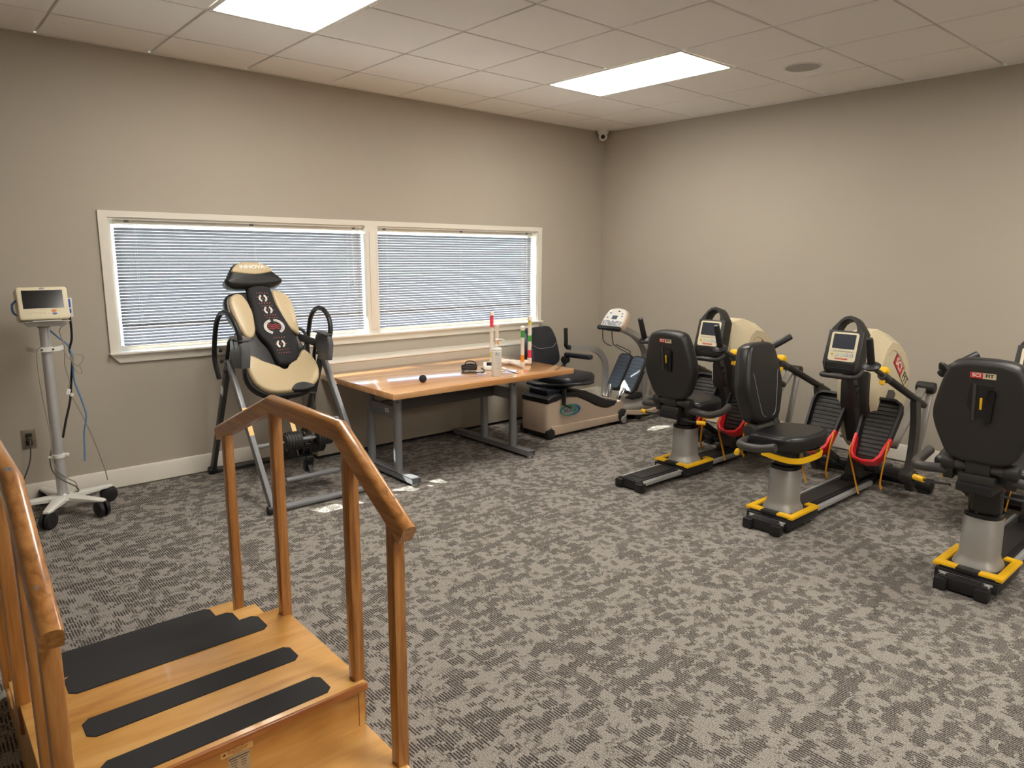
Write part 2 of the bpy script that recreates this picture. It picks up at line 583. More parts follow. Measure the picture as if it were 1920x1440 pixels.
b = MB(); b.box(((X0) / 2, Y0 / 2, -0.05), (-X0 + 2 * T, -Y0 + 2 * T, 0.1))
struct('floor', b, 'carpet')
b = MB()
b.box(((X0 + WX0) / 2, T / 2, H / 2), (WX0 - X0, T, H))
b.box((WX1 / 2 + T / 2, T / 2, H / 2), (-WX1 + T, T, H))
b.box(((WX0 + WX1) / 2, T / 2, WZ0 / 2), (WX1 - WX0, T, WZ0))
b.box(((WX0 + WX1) / 2, T / 2, (H + WZ1) / 2), (WX1 - WX0, T, H - WZ1))
struct('wall_back', b, 'wall')
b = MB(); b.box((T / 2, Y0 / 2, H / 2), (T, -Y0, H)); struct('wall_right', b, 'wall')
b = MB(); b.box((X0 / 2, Y0 - T / 2, H / 2), (-X0 + 2 * T, T, H)); struct('wall_front', b, 'wall')
b = MB(); b.box((X0 - T / 2, Y0 / 2, H / 2), (T, -Y0, H)); struct('wall_left', b, 'wall')

# suspended ceiling: lay-in tiles with a shadow gap, T-bars above the gap
GX, GY, PT = -1.8844, -2.3086, 0.61
lamps = []
for i in (0, -4):
    for j in (-2, 3, 8):
        lamps.append((i, j))
hole = {(i, j + k) for i, j in lamps for k in (0, 1)}
bt = MB()
def clip_tile(i, j):
    x0, x1 = GX + PT * i, GX + PT * (i + 1)
    y1, y0 = GY - PT * j, GY - PT * (j + 1)
    g = 0.0075
    x0, x1, y0, y1 = max(x0 + g, X0), min(x1 - g, 0.0), max(y0 + g, Y0), min(y1 - g, 0.0)
    return x0, x1, y0, y1
for i in range(-10, 4):
    for j in range(-4, 11):
        if (i, j) in hole: continue
        x0, x1, y0, y1 = clip_tile(i, j)
        if x1 - x0 < 0.02 or y1 - y0 < 0.02: continue
        bt.box(((x0 + x1) / 2, (y0 + y1) / 2, H + 0.010), (x1 - x0, y1 - y0, 0.02), bevel=0.0025, seg=1)
struct('ceiling', bt, 'ceiling')
bg_ = MB()
for i in range(-9, 4):
    x = GX + PT * i
    bg_.box((x, Y0 / 2, H + 0.016), (0.030, -Y0, 0.008))
for j in range(-3, 11):
    y = GY - PT * j
    if y < 0: bg_.box((X0 / 2, y, H + 0.0161), (-X0, 0.030, 0.0078))
bg_.box((X0 / 2, Y0 / 2, H + 0.06), (-X0 + 2 * T, -Y0 + 2 * T, 0.05))
# wall angle
bg_.box((X0 / 2, -0.012, H - 0.001), (-X0, 0.024, 0.004)); bg_.box((-0.012, Y0 / 2, H - 0.001), (0.024, -Y0, 0.004))
struct('ceiling_grid', bg_, 'grid')

# baseboards
def baseboard(p0, p1, nrm):
    b = MB(); p0, p1, nrm = Vector(p0), Vector(p1), Vector(nrm)
    prof = [(0, 0.012), (0.015, 0.012), (0.015, 0.125), (0.011, 0.133), (0, 0.135)]
    d = p1 - p0
    b.loft([[p0 + nrm * u + Vector((0, 0, v)) for u, v in prof], [p1 + nrm * u + Vector((0, 0, v)) for u, v in prof]])
    return b
struct('baseboard_back', baseboard((X0, 0, 0), (0, 0, 0), (0, -1, 0)), 'trim')
struct('baseboard_right', baseboard((0, -0.015, 0), (0, Y0, 0), (-1, 0, 0)), 'trim')

# ------------------------------------------------------------------ window
b = MB()
yo = -0.014
ow = 0.05
# mitred casing on three sides, a mullion, the stool and the apron
def casing(a, c, d, e):   # quad in (x, z), pushed out of the wall
    b.prism([a, c, d, e], lambda u, v, q: (u, q, v), yo, 0.004)
casing((WX0 - ow, WZ1 + 0.040), (WX0, WZ1), (WX1, WZ1), (WX1 + ow, WZ1 + 0.040))
casing((WX0 - ow, WZ1 + 0.040), (WX0, WZ1), (WX0, WZ0), (WX0 - ow, WZ0))
casing((WX1 + ow, WZ1 + 0.040), (WX1, WZ1), (WX1, WZ0), (WX1 + ow, WZ0))
MX = -2.762
b.box((MX, yo / 2 + 0.03, (WZ0 + WZ1) / 2), (0.108, 0.074, WZ1 - WZ0))
b.box((MX, yo - 0.003, (WZ0 + WZ1) / 2), (0.052, 0.008, WZ1 - WZ0 - 0.09), bevel=0.002)
# jamb lining
b.box((WX0 + 0.006, 0.07, (WZ0 + WZ1) / 2), (0.012, 0.14, WZ1 - WZ0)); b.box((WX1 - 0.006, 0.07, (WZ0 + WZ1) / 2), (0.012, 0.14, WZ1 - WZ0))
b.box(((WX0 + WX1) / 2, 0.07, WZ1 - 0.006), (WX1 - WX0 - 0.024, 0.14, 0.012)); b.box(((WX0 + WX1) / 2, 0.07, WZ0 + 0.004), (WX1 - WX0 - 0.024, 0.14, 0.012))
win = struct('window_1', b, 'trim')
b = MB()
b.box(((WX0 + WX1) / 2, -0.018, WZ0 + 0.004), (WX1 - WX0 + 2 * ow + 0.012, 0.052, 0.016), bevel=0.004)
b.prism([(WX0 - ow, WZ0 - 0.004), (WX1 + ow, WZ0 - 0.004), (WX1 + ow - 0.05, WZ0 - 0.058), (WX0 - ow + 0.05, WZ0 - 0.058)], lambda u, v, q: (u, q, v), -0.018, 0.0, 0.003)
struct('window_sill', b, 'trim', win)
for k, (xa, xb) in enumerate(((WX0 + 0.012, MX - 0.054), (MX + 0.054, WX1 - 0.012))):
    b = MB()
    f = 0.03
    for z in (WZ0 + 0.010 + f / 2, WZ1 - 0.012 - f / 2): b.box(((xa + xb) / 2, 0.115, z), (xb - xa, 0.04, f))
    for x in (xa + f / 2, xb - f / 2): b.box((x, 0.115, (WZ0 + WZ1) / 2), (f, 0.0398, WZ1 - WZ0 - 0.022 - 2 * f))
    fr = struct('window_frame', b, 'trim', win)
    b = MB(); b.box(((xa + xb) / 2, 0.115, (WZ0 + WZ1) / 2), (xb - xa - 2 * f + 0.006, 0.005, WZ1 - WZ0 - 2 * f))
    struct('pane', b, 'glass', win)

# ------------------------------------------------------------------ blinds
def make_blind(xa, xb, label, cordx, wandx):
    yb = 0.046
    zt = WZ1 - 0.014
    t = thing('window_blind', ((xa + xb) / 2, yb, WZ0 + 0.02), label, 'window blind', 'horizontal blinds in the window')
    b = MB()
    b.box(((xa + xb) / 2, yb, zt - 0.0125), (xb - xa, 0.028, 0.025), bevel=0.002)
    hr = part('headrail', b, 'trim', t)
    for x in (xa + 0.08, (xa + xb) / 2, xb - 0.08):
        b = MB(); b.box((x, yb - 0.0155, zt - 0.008), (0.03, 0.004, 0.014), bevel=0.001); part('bracket', b, 'steel', hr)
    # curved slats, room edge tipped down
    b = MB()
    n = 37
    ztop, zbot = zt - 0.058, WZ0 + 0.053
    pitch = (ztop - zbot) / (n - 1)
    tilt = math.radians(SLAT_TILT)
    wd = 0.0255
    for k in range(n):
        z = ztop - k * pitch
        # the lowest few are tipped the other way, shaped to let sun stripes through
        tilt = math.radians(SLAT_TILT) if k < n - 6 else math.radians(38)
        r0, r1 = [], []
        for m in range(5):
            u = (m / 4 - 0.5) * wd
            c = 0.0022 * (1 - (2 * u / wd) ** 2)
            y = u * math.cos(tilt) - c * math.sin(tilt)
            q = u * math.sin(tilt) + c * math.cos(tilt)
            r0.append(b.bm.verts.new((xa + 0.006, yb + y, z + q))); r1.append(b.bm.verts.new((xb - 0.006, yb + y, z + q)))
        for m in range(4):
            b.bm.faces.new((r0[m], r0[m + 1], r1[m + 1], r1[m]))
    sl = part('slats', b, 'slat', t)
    so = sl.modifiers.new('thickness', 'SOLIDIFY'); so.thickness = 0.0006; so.offset = 0
    b = MB(); b.box(((xa + xb) / 2, yb, zbot - 0.014), (xb - xa - 0.01, 0.026, 0.010), bevel=0.003)
    br = part('bottom_rail', b, 'trim', t)
    for x in cordx:
        b = MB()
        for y in (-0.0135, 0.0135):
            b.cyl((x, yb + y, zt - 0.02), (x, yb + y, zbot - 0.02), 0.0007, n=6)
        b.cyl((x + 0.012, yb - 0.014, zt - 0.02), (x + 0.012, yb - 0.014, zbot - 0.02), 0.0006, n=6)
        part('ladder_cord', b, 'cord', t)
    b = MB(); b.tube([(wandx, yb - 0.020, zt - 0.02), (wandx + 0.004, yb - 0.022, zt - 0.3), (wandx - 0.002, yb - 0.020, zt - 0.40)], 0.0012, 6)
    b.tube([(wandx + 0.014, yb - 0.020, zt - 0.02), (wandx + 0.010, yb - 0.022, zt - 0.3), (wandx + 0.014, yb - 0.020, zt - 0.43)], 0.0012, 6)
    pc = part('pull_cord', b, 'cord', t)
    b = MB(); b.lathe([(0, 0), (0.005, 0.002), (0.006, 0.012), (0.002, 0.028), (0, 0.028)], (wandx - 0.002, yb - 0.020, zt - 0.425), n=10)
    b.lathe([(0, 0), (0.005, 0.002), (0.006, 0.012), (0.002, 0.028), (0, 0.028)], (wandx + 0.014, yb - 0.020, zt - 0.455), n=10)
    part('tassel', b, 'cord', pc)
    return t
SLAT_TILT = -48.5
make_blind(WX0 + 0.040, MX - 0.058, 'white slatted blind in the wider window half behind the reclining bed', (WX0 + 0.16, (WX0 + MX) / 2, MX - 0.2), MX - 0.16)
make_blind(MX + 0.062, WX1 - 0.035, 'white slatted blind in the window half nearest the room corner', (MX + 0.16, (WX1 + MX) / 2, WX1 - 0.17), WX1 - 0.12)

# ------------------------------------------------------------------ outdoors
b = MB(); b.box((-4, 0, -0.25), (90, 90, 0.1)); o = struct('ground_outside', b, 'ground')

# ------------------------------------------------------------------ troffers
def make_lamp(x0, y0, label):
    """2 x 4 ft lay-in fixture; x0, y0 is its corner nearest the camera row"""
    w, l = PT, 2 * PT
    t = thing('ceiling_light', (x0 + w / 2, y0 + l / 2, H), label, 'ceiling light', 'recessed ceiling lights')
    cx, cy = x0 + w / 2, y0 + l / 2
    b = MB()
    f = 0.022
    for sx in (-1, 1): b.box((cx + sx * (w / 2 - f / 2 - 0.004), cy, H + 0.003), (f, l - 0.008, 0.012), bevel=0.002, seg=1)
    for sy in (-1, 1): b.box((cx, cy + sy * (l / 2 - f / 2 - 0.004), H + 0.003), (w - 0.008 - 2 * f, f, 0.0118), bevel=0.002, seg=1)
    part('frame', b, 'lampframe', t)
    b = MB(); b.box((cx, cy, H + 0.006), (w - 2 * f - 0.008, l - 2 * f - 0.008, 0.004))
    part('diffuser', b, 'diffuser', t)
    return t
lamp_labels = {(0, -2): 'lit rectangular ceiling light nearest the room corner', (-4, -2): 'lit ceiling light cut by the top edge of the photo, above the window'}
lamp_proto = None
for i, j in lamps:
    x0, y0 = GX + PT * i, GY - PT * (j + 2)
    lab = lamp_labels.get((i, j), 'lit ceiling light overhead behind the camera')
    if lamp_proto is None:
        lamp_proto = make_lamp(x0, y0, lab)
    else:
        c = copy_tree(lamp_proto)
        c.location = (x0 + PT / 2, y0 + PT, H); c['label'] = lab

# ceiling speaker
t = thing('ceiling_speaker', (-0.955, -2.615, H), 'round grey speaker grille set in the ceiling', 'speaker')
b = MB(); b.lathe([(0.122, 0.002), (0.122, -0.004), (0.114, -0.006), (0.110, -0.004), (0.110, 0.002)], (-0.955, -2.615, H), n=48); part('rim', b, 'lampframe', t)
b = MB(); b.lathe([(0, -0.0055), (0.06, -0.0045), (0.1095, -0.003), (0.1095, 0.001), (0, 0.001)], (-0.955, -2.615, H), n=48); part('grille', b, 'speaker', t)

# corner camera
cc = Vector((-0.10, -0.075, H))
t = thing('security_camera', cc, 'small white dome camera under the ceiling in the room corner', 'security camera')
b = MB(); b.lathe([(0, 0), (0.058, 0), (0.060, -0.012), (0.050, -0.040), (0, -0.040)], cc, n=28); part('base', b, 'white', t)
b = MB(); b.sphere(cc + Vector((0, 0, -0.062)), 0.044, n=24); hd = part('ball', b, 'white', t)
dv = (Vector((-5.7, -5.1, 1.5)) - cc).normalized()
b = MB(); b.cyl(cc + Vector((0, 0, -0.062)) + dv * 0.030, cc + Vector((0, 0, -0.062)) + dv * 0.048, 0.030, 0.027, n=24, bevel=0.004); part('lens_ring', b, 'white', t)
b = MB(); b.cyl(cc + Vector((0, 0, -0.062)) + dv * 0.046, cc + Vector((0, 0, -0.062)) + dv * 0.050, 0.022, 0.020, n=24); part('lens', b, 'darkscreen', t)

# wall outlets
def outlet(x, z, label):
    t = thing('wall_outlet', (x, 0, z), label, 'outlet')
    b = MB(); b.box((x, -0.003, z), (0.074, 0.006, 0.118), bevel=0.002); part('cover_plate', b, 'socket', t)
    for dz in (0.024, -0.024):
        b = MB(); b.box((x, -0.007, z + dz), (0.034, 0.006, 0.030), bevel=0.006, seg=3); part('receptacle', b, 'darkgrey', t)
    return t
outlet(-5.194, 0.418, 'brushed steel outlet plate low on the wall behind the medical monitor stand')
t = thing('power_plug', (-5.194, -0.012, 0.42), 'grey plug and cord in the outlet behind the monitor stand', 'plug')
b = MB(); b.cyl((-5.194, -0.010, 0.424), (-5.194, -0.042, 0.420), 0.016, 0.013, n=16, bevel=0.004); part('plug_body', b, 'charcoal', t)
b = MB(); b.tube([(-5.194, -0.04, 0.418), (-5.196, -0.055, 0.39), (-5.205, -0.050, 0.30), (-5.235, -0.045, 0.21), (-5.28, -0.04, 0.12), (-5.33, -0.05, 0.03), (-5.40, -0.10, 0.006)], 0.0042, 8); part('cord', b, 'darkcable', t)
# white junction plate behind the monitor
t = thing('wall_plate', (-4.925, 0, 1.215), 'small white plate on the wall beside the medical monitor', 'wall plate')
b = MB(); b.box((-4.925, -0.004, 1.215), (0.072, 0.008, 0.118), bevel=0.002); part('cover_plate', b, 'white', t)
for z in (1.255, 1.175):
    b = MB(); b.cyl((-4.925, -0.007, z), (-4.925, -0.010, z), 0.004, n=10); part('screw', b, 'steel', t)

# low heater enclosure along the window wall
hx0, hx1 = -3.41, -1.02
t = thing('heater_cover', ((hx0 + hx1) / 2, -0.115, 0), 'low wall heater enclosure with pale top along the wall behind the work table', 'heater cover')
b = MB(); b.box(((hx0 + hx1) / 2, -0.1185, 0.377), (hx1 - hx0, 0.230, 0.70), bevel=0.003); part('body', b, 'wall', t)
b = MB(); b.box(((hx0 + hx1) / 2, -0.1205, 0.735), (hx1 - hx0 + 0.01, 0.236, 0.016), bevel=0.004); part('top_ledge', b, 'trim', t)
b = MB(); b.box(((hx0 + hx1) / 2, -0.105, 0.0135), (hx1 - hx0 - 0.01, 0.19, 0.027)); part('plinth', b, 'ink', t)

# ================================================================== TRAINING STAIRS
sx0, sx1 = -5.59, -4.79
st = thing('training_stairs', ((sx0 + sx1) / 2, -3.1, 0), 'wooden training stairs with black tread strips and two oak handrails in the foreground', 'training stairs')
xc = (sx0 + sx1) / 2
def tread_box(y0, y1, z, zlow, name):
    """a plywood box step with a nosing on the side the user climbs from"""
    b = MB(); b.box((xc, (y0 + y1) / 2, z - 0.0095), (sx1 - sx0, y1 - y0, 0.019), bevel=0.002)
    return part(name, b, 'birch', st)
ZP = 0.29
tread_box(-3.405, -2.80, ZP, 0, 'platform')
tread_box(-3.70, -3.385, 0.145, 0, 'tread')
tread_box(-2.80, -2.535, 0.195, 0, 'tread')
tread_box(-2.535, -2.26, 0.098, 0, 'tread')
for y, z0, z1 in ((-3.388, 0.145, ZP - 0.019), (-3.685, 0.0, 0.126), (-2.815, 0.195, ZP - 0.019), (-2.55, 0.098, 0.176), (-2.275, 0.0, 0.079)):
    b = MB(); b.box((xc, y, (z0 + z1) / 2), (sx1 - sx0 - 0.04, 0.018, z1 - z0)); part('riser', b, 'birch', st)
for y, z in ((-3.410, ZP), (-3.705, 0.145)):
    b = MB(); b.box((xc, y, z - 0.0115), (sx1 - sx0 + 0.004, 0.012, 0.023), bevel=0.003); part('nosing', b, 'nosing', st)
for x in (sx0 + 0.012, sx1 - 0.012):
    b = MB()
    pr = [(-3.695, 0), (-3.695, 0.126), (-3.40, 0.126), (-3.40, ZP - 0.019), (-2.802, ZP - 0.019), (-2.802, 0.176), (-2.537, 0.176), (-2.537, 0.079), (-2.262, 0.079), (-2.262, 0)]
    b.prism(pr, lambda u, v, d: (d, u, v), x - 0.009, x + 0.009)
    part('side_panel', b, 'birch', st)
# rubber strips
def strip(y0, y1, z, xa=-5.475, xb=-4.885):
    c = 0.018
    b = MB()
    b.prism([(xa + c, y0), (xb - c, y0), (xb, y0 + c), (xb, y1 - c), (xb - c, y1), (xa + c, y1), (xa, y1 - c), (xa, y0 + c)], lambda u, v, d: (u, v, d), z - 0.0005, z + 0.003, 0.0012, 1)
    part('tread_strip', b, 'rubber', st)
strip(-3.385, -3.285, ZP)
strip(-3.165, -3.068, ZP)
strip(-2.918, -2.803, ZP)
strip(-2.72, -2.538, 0.195)
strip(-2.46, -2.263, 0.098)
strip(-3.685, -3.585, 0.145)
# rails: posts of square oak, a moulded hand rail in three runs
def wood_rail(pts, xr, par):
    """D-topped rail section swept in the y-z plane with mitred corners"""
    w, h = 0.042, 0.058
    sec = [(-w / 2, -h / 2), (w / 2, -h / 2), (w / 2, h * 0.22)] + [(w / 2 * math.cos(a) , h * 0.22 + h * 0.28 * math.sin(a)) for a in [PI * k / 8 for k in range(1, 8)]] + [(-w / 2, h * 0.22)]
    P = [Vector((0, y, z)) for y, z in pts]
    rings = []
    for i, p in enumerate(P):
        d0 = (P[i] - P[i - 1]).normalized() if i > 0 else None
        d1 = (P[i + 1] - P[i]).normalized() if i < len(P) - 1 else None
        d = d0 if d1 is None else d1 if d0 is None else (d0 + d1).normalized()
        k = 1.0
        if d0 is not None and d1 is not None: k = 1.0 / max(0.3, d.dot(d0))
        n = Vector((0, -d.z, d.y))
        if n.z < 0: n = -n
        rings.append([Vector((xr, p.y, p.z)) + Vector((1, 0, 0)) * u + n * (v * k) for u, v in sec])
    b = MB(); b.loft(rings)
    return part('handrail', b, 'oak_y', par, angle=40)
def side_rail(xr, label):
    rail_pts = [(-2.30, 0.846), (-2.845, 1.052), (-3.325, 1.052), (-3.675, 0.842)]
    r = wood_rail(rail_pts, xr, st)
    posts = [(-2.375, 0.098, 0.86), (-2.855, 0.195, 1.03), (-3.372, 0.145, 1.005), (-3.61, 0.0, 0.86)]
    for y, z0, z1 in posts:
        b = MB(); b.box((xr, y, (z0 + z1) / 2), (0.036, 0.040, z1 - z0), bevel=0.005, seg=2)
        part('post', b, 'oak', st)
    out = 1 if xr > xc else -1
    for y, z in ((-3.36, 1.058), (-3.30, 1.082), (-3.60, 0.918)):
        b = MB(); b.lathe([(0, 0), (0.006, 0), (0.007, 0.0015), (0.003, 0.002), (0.002, 0.0005), (0, 0.0005)], (xr + 0.003 * out, y, z), Euler((0.6, 0, 0)).to_matrix(), 12)
        part('screw_head', b, 'steel', r)
side_rail(sx1 - 0.010, 'right')
side_rail(sx0 + 0.010, 'left')
# stickers on the riser
fy = -3.3972
b = MB(); b.prism(rrect(0.086, 0.030, 0.003, 4, -5.174, 0.252), lambda u, v, d: (u, d, v), fy - 0.0008, fy + 0.0008); stk = part('caution_sticker', b, 'labelcream', st, 'cream caution sticker')
text('caution_lettering', 'CAUTION', 0.0125, 'inkbrown', stk, (-5.172, fy - 0.0010, 0.2575), (1, 0, 0), (0, 0, 1), 0.0002, bold=0.0003)
for k, (wd, dz) in enumerate(((0.056, 0.249), (0.050, 0.2445), (0.026, 0.2405))):
    b = MB(); b.box((-5.172, fy - 0.0010, dz), (wd, 0.0005, 0.0012)); part('small_print', b, 'inkbrown', stk)
b = MB(); b.prism([(-5.212, 0.244), (-5.203, 0.244), (-5.2075, 0.251)], lambda u, v, d: (u, d, v), fy - 0.0012, fy - 0.0004); part('warning_mark', b, 'ink', stk)
b = MB(); b.prism(rrect(0.058, 0.058, 0.004, 4, -5.170, 0.207), lambda u, v, d: (u, d, v), fy - 0.0006, fy + 0.0006); stk = part('spec_sticker', b, 'labelgrey', st, 'worn grey sticker')
b = MB(); b.box((-5.170, fy - 0.0008, 0.2265), (0.054, 0.0005, 0.0022)); part('rule_line', b, 'ink', stk)
for r_, (u0, u1) in enumerate(((0.020, 0.022), (0.018, 0.012), (0.014, 0.014), (0.016, 0.010))):
    for cx_, wd in ((-5.184, u0), (-5.158, u1)):
        b = MB(); b.box((cx_, fy - 0.0008, 0.219 - r_ * 0.0075), (wd, 0.0005, 0.0014)); part('small_print', b, 'ink', stk)

# ================================================================== MEDICAL MONITOR ON A ROLLING STAND
mx, my = -5.090, -0.300
mo = thing('vital_signs_monitor', (mx, my, 0), 'cream medical monitor on a silver pole stand with black casters', 'medical monitor')
# star base
b = MB()
angs = [14, -52, -116, 176, 104]
b.lathe([(0, 0.090), (0.075, 0.090), (0.085, 0.098), (0.080, 0.110), (0.050, 0.120), (0, 0.120)], (mx, my, 0), n=36)
for a in angs:
    a0 = math.radians(a); d = Vector((math.cos(a0), math.sin(a0), 0)); n_ = Vector((-d.y, d.x, 0)); o_ = Vector((mx, my, 0))
    rg = []
    for t, w, z0, z1 in ((0.0, 0.040, 0.092, 0.118), (0.10, 0.034, 0.090, 0.116), (0.20, 0.026, 0.094, 0.112), (0.265, 0.022, 0.095, 0.110), (0.285, 0.014, 0.097, 0.107)):
        c = o_ + d * t
        rg.append([c + n_ * w + Vector((0, 0, z0)), c + n_ * (w * 1.02) + Vector((0, 0, z1 - 0.005)), c + n_ * (w * 0.75) + Vector((0, 0, z1)), c - n_ * (w * 0.75) + Vector((0, 0, z1)), c - n_ * (w * 1.02) + Vector((0, 0, z1 - 0.005)), c - n_ * w + Vector((0, 0, z0))])
    b.loft(rg)
base = part('star_base', b, 'white', mo)
for a in angs:
    a0 = math.radians(a); d = Vector((math.cos(a0), math.sin(a0), 0))
    p = Vector((mx, my, 0)) + d * 0.262
    tw = Vector((math.cos(a0 + 1.25), math.sin(a0 + 1.25), 0))
    b = MB()
    for sgn in (-1, 1):
        q0 = p + tw * (0.006 * sgn) + Vector((0, 0, 0.050)); q1 = p + tw * (0.030 * sgn) + Vector((0, 0, 0.050))
        b.cyl(q0, q1, 0.050, 0.047, 28, 0.008)
    cs = part('caster', b, 'black', mo)
    b = MB(); b.cyl(p + Vector((0, 0, 0.045)), p + Vector((0, 0, 0.100)), 0.010, n=12); b.box(p + Vector((0, 0, 0.080)), (0.03, 0.03, 0.036), Euler((0, 0, a0 + 1.25)), 0.004); part('fork', b, 'darkgrey', cs)
# pole, collar, clip
b = MB(); b.cyl((mx, my, 0.118), (mx, my, 1.130), 0.0285, 0.0265, 32); part('pole', b, 'alu', mo)
b = MB(); b.cyl((mx, my, 0.114), (mx, my, 0.130), 0.036, 0.033, 32, 0.004); part('pole_foot', b, 'alu', mo)
b = MB()
pts = [(mx - 0.085, my + 0.070, 1.000), (mx - 0.060, my - 0.015, 1.000), (mx, my - 0.037, 1.000), (mx + 0.060, my - 0.015, 1.000), (mx + 0.090, my + 0.045, 1.000)]
b.tube(pts, 0, flat=(0.006, 0.026), up0=(0, 0, 1), sub=6)
b.cyl((mx, my, 0.985), (mx, my, 1.013), 0.0325, n=28)
cr = part('cord_hook', b, 'white', mo)
for sx in (-0.028, 0.028):
    b = MB(); b.cyl((mx + sx, my - 0.036, 1.0), (mx + sx, my - 0.041, 1.0), 0.0055, n=10); part('bolt', b, 'ink', cr)
b = MB(); b.lathe([(0.0285, -0.012), (0.034, -0.010), (0.034, 0.010), (0.0285, 0.012)], (mx, my, 0.36), n=28); b.box((mx - 0.042, my - 0.01, 0.36), (0.026, 0.02, 0.014), bevel=0.004); b.box((mx + 0.042, my - 0.01, 0.362), (0.024, 0.018, 0.018), bevel=0.004); part('clamp', b, 'white', mo)
# tray
ty = my - 0.01
b = MB()
b.box((mx, ty, 1.166), (0.235, 0.20, 0.006), bevel=0.002)
b.prism([(-0.105, 1.164), (0.105, 1.164), (0.080, 1.138), (-0.080, 1.138)], lambda u, v, d: (mx + u, d, v), ty - 0.085, ty + 0.085, 0.003)
b.cyl((mx, my, 1.125), (mx, my, 1.150), 0.033, n=28)
part('tray', b, 'silver', mo)
b = MB(); b.box((mx + 0.005, ty - 0.102, 1.172), (0.14, 0.012, 0.004)); part('paper_slip', b, 'white', mo)
# monitor head leaning back
tl = math.radians(12)
fo = frame((mx, ty - 0.088, 1.176), (1, 0, 0), (0, math.sin(tl), math.cos(tl)))
b = MB(); b.pad(rrect(0.246, 0.186, 0.016, 5, 0, 0.095), lambda u, v, d: fo(u, v, -d), 0.115, -0.002, 0.010, 4)
head = part('monitor_housing', b, 'cream', mo)
fr_ = lambda u, v, d: fo(u, v, d)
b = MB(); b.prism([(-0.098, 0.066), (0.098, 0.066), (0.098, 0.168), (-0.098, 0.168)], fr_, 0.0015, 0.0035); sc = part('screen', b, 'darkscreen', head)
for (u, v, mt) in ((0.046, 0.050, 'btn_orange'), (0.048, 0.034, 'btn_blue')):
    b = MB(); b.prism(arc(u, v, 0.0125, 0.0062, 0, 345, 23), fr_, 0.001, 0.005, 0.001, 1); part('button', b, mt, head)
b = MB(); b.prism(rrect(0.024, 0.009, 0.003, 3, 0.0, 0.178), fr_, 0.001, 0.0032); part('maker_badge', b, 'btn_grey', head)
for u in (-0.070, -0.02, 0.0, 0.02):
    b = MB(); b.prism(rrect(0.007, 0.002, 0.0008, 2, u, 0.036), fr_, 0.0015, 0.0028); part('indicator', b, 'btn_grey', head)
b = MB(); b.prism(rrect(0.10, 0.0015, 0.0006, 2, -0.045, 0.042), fr_, 0.0015, 0.0024); part('groove', b, 'nutan', head)
b = MB(); b.tube([fo(-0.121, 0.12, -0.03), fo(-0.140, 0.10, -0.06), fo(-0.140, 0.06, -0.07), fo(-0.121, 0.04, -0.08)], 0.006, 8); part('side_hose', b, 'blue', head)
b = MB(); b.box(fo(0.130, 0.10, -0.06), (0.018, 0.04, 0.05), bevel=0.004); b.box(fo(0.131, 0.055, -0.06), (0.016, 0.03, 0.025), bevel=0.004); part('connector', b, 'inkblue', head)
# cables
cab = [('black_coiled_cable', 'black', 0.0065, [(mx + 0.130, my + 0.03, 1.23), (mx + 0.138, my + 0.02, 1.15), (mx + 0.135, my + 0.02, 1.05), (mx + 0.120, my + 0.03, 0.985), (mx + 0.128, my + 0.03, 0.93), (mx + 0.112, my + 0.035, 0.80), (mx + 0.095, my + 0.03, 0.68), (mx + 0.06, my + 0.02, 0.56), (mx + 0.035, my + 0.02, 0.46)]),
       ('blue_hose', 'blue', 0.0050, [(mx + 0.02, my + 0.06, 1.12), (mx + 0.07, my + 0.05, 1.06), (mx + 0.118, my + 0.03, 1.00), (mx + 0.125, my + 0.02, 0.90), (mx + 0.125, my + 0.02, 0.80), (mx + 0.150, my + 0.01, 0.68), (mx + 0.165, my, 0.58), (mx + 0.145, my, 0.48), (mx + 0.135, my - 0.01, 0.36), (mx + 0.128, my - 0.02, 0.305)]),
       ('grey_cable', 'greycable', 0.0032, [(mx + 0.12, my + 0.03, 1.14), (mx + 0.08, my + 0.03, 1.10), (mx + 0.095, my + 0.02, 1.0), (mx + 0.085, my + 0.015, 0.90), (mx + 0.100, my + 0.015, 0.80), (mx + 0.090, my + 0.01, 0.74), (mx + 0.120, my + 0.01, 0.66), (mx + 0.165, my + 0.005, 0.52), (mx + 0.205, my + 0.03, 0.38), (mx + 0.245, my + 0.07, 0.22), (mx + 0.262, my + 0.10, 0.13)]),
       ('grey_cable', 'greycable', 0.0032, [(mx - 0.03, my - 0.043, 1.02), (mx - 0.052, my - 0.043, 0.99), (mx - 0.056, my - 0.035, 0.88), (mx - 0.05, my - 0.033, 0.74), (mx - 0.040, my - 0.034, 0.60), (mx - 0.032, my - 0.035, 0.48), (mx - 0.036, my - 0.036, 0.36), (mx - 0.02, my - 0.04, 0.28), (mx + 0.03, my - 0.03, 0.22), (mx + 0.07, my - 0.01, 0.18), (mx + 0.075, my, 0.13), (mx + 0.055, my, 0.118)]),
       ('grey_cable', 'greycable', 0.0030, [(mx + 0.085, my, 0.985), (mx + 0.11, my - 0.01, 0.93), (mx + 0.13, my - 0.01, 0.955), (mx + 0.175, my, 0.95), (mx + 0.178, my, 0.915), (mx + 0.14, my - 0.005, 0.89), (mx + 0.115, my - 0.005, 0.94), (mx + 0.135, my, 0.86), (mx + 0.165, my, 0.84), (mx + 0.160, my, 0.88), (mx + 0.125, my, 0.90)]),
       ('grey_cable', 'darkcable', 0.0036, [(mx - 0.030, my + 0.01, 0.40), (mx - 0.045, my, 0.34), (mx - 0.038, my - 0.02, 0.27), (mx + 0.0, my - 0.05, 0.22), (mx + 0.06, my - 0.05, 0.17), (mx + 0.08, my - 0.03, 0.135), (mx + 0.07, my - 0.02, 0.122)])]
for nm, mt, r, pts in cab:
    b = MB(); b.tube(pts, r, 8); part(nm, b, mt, mo)
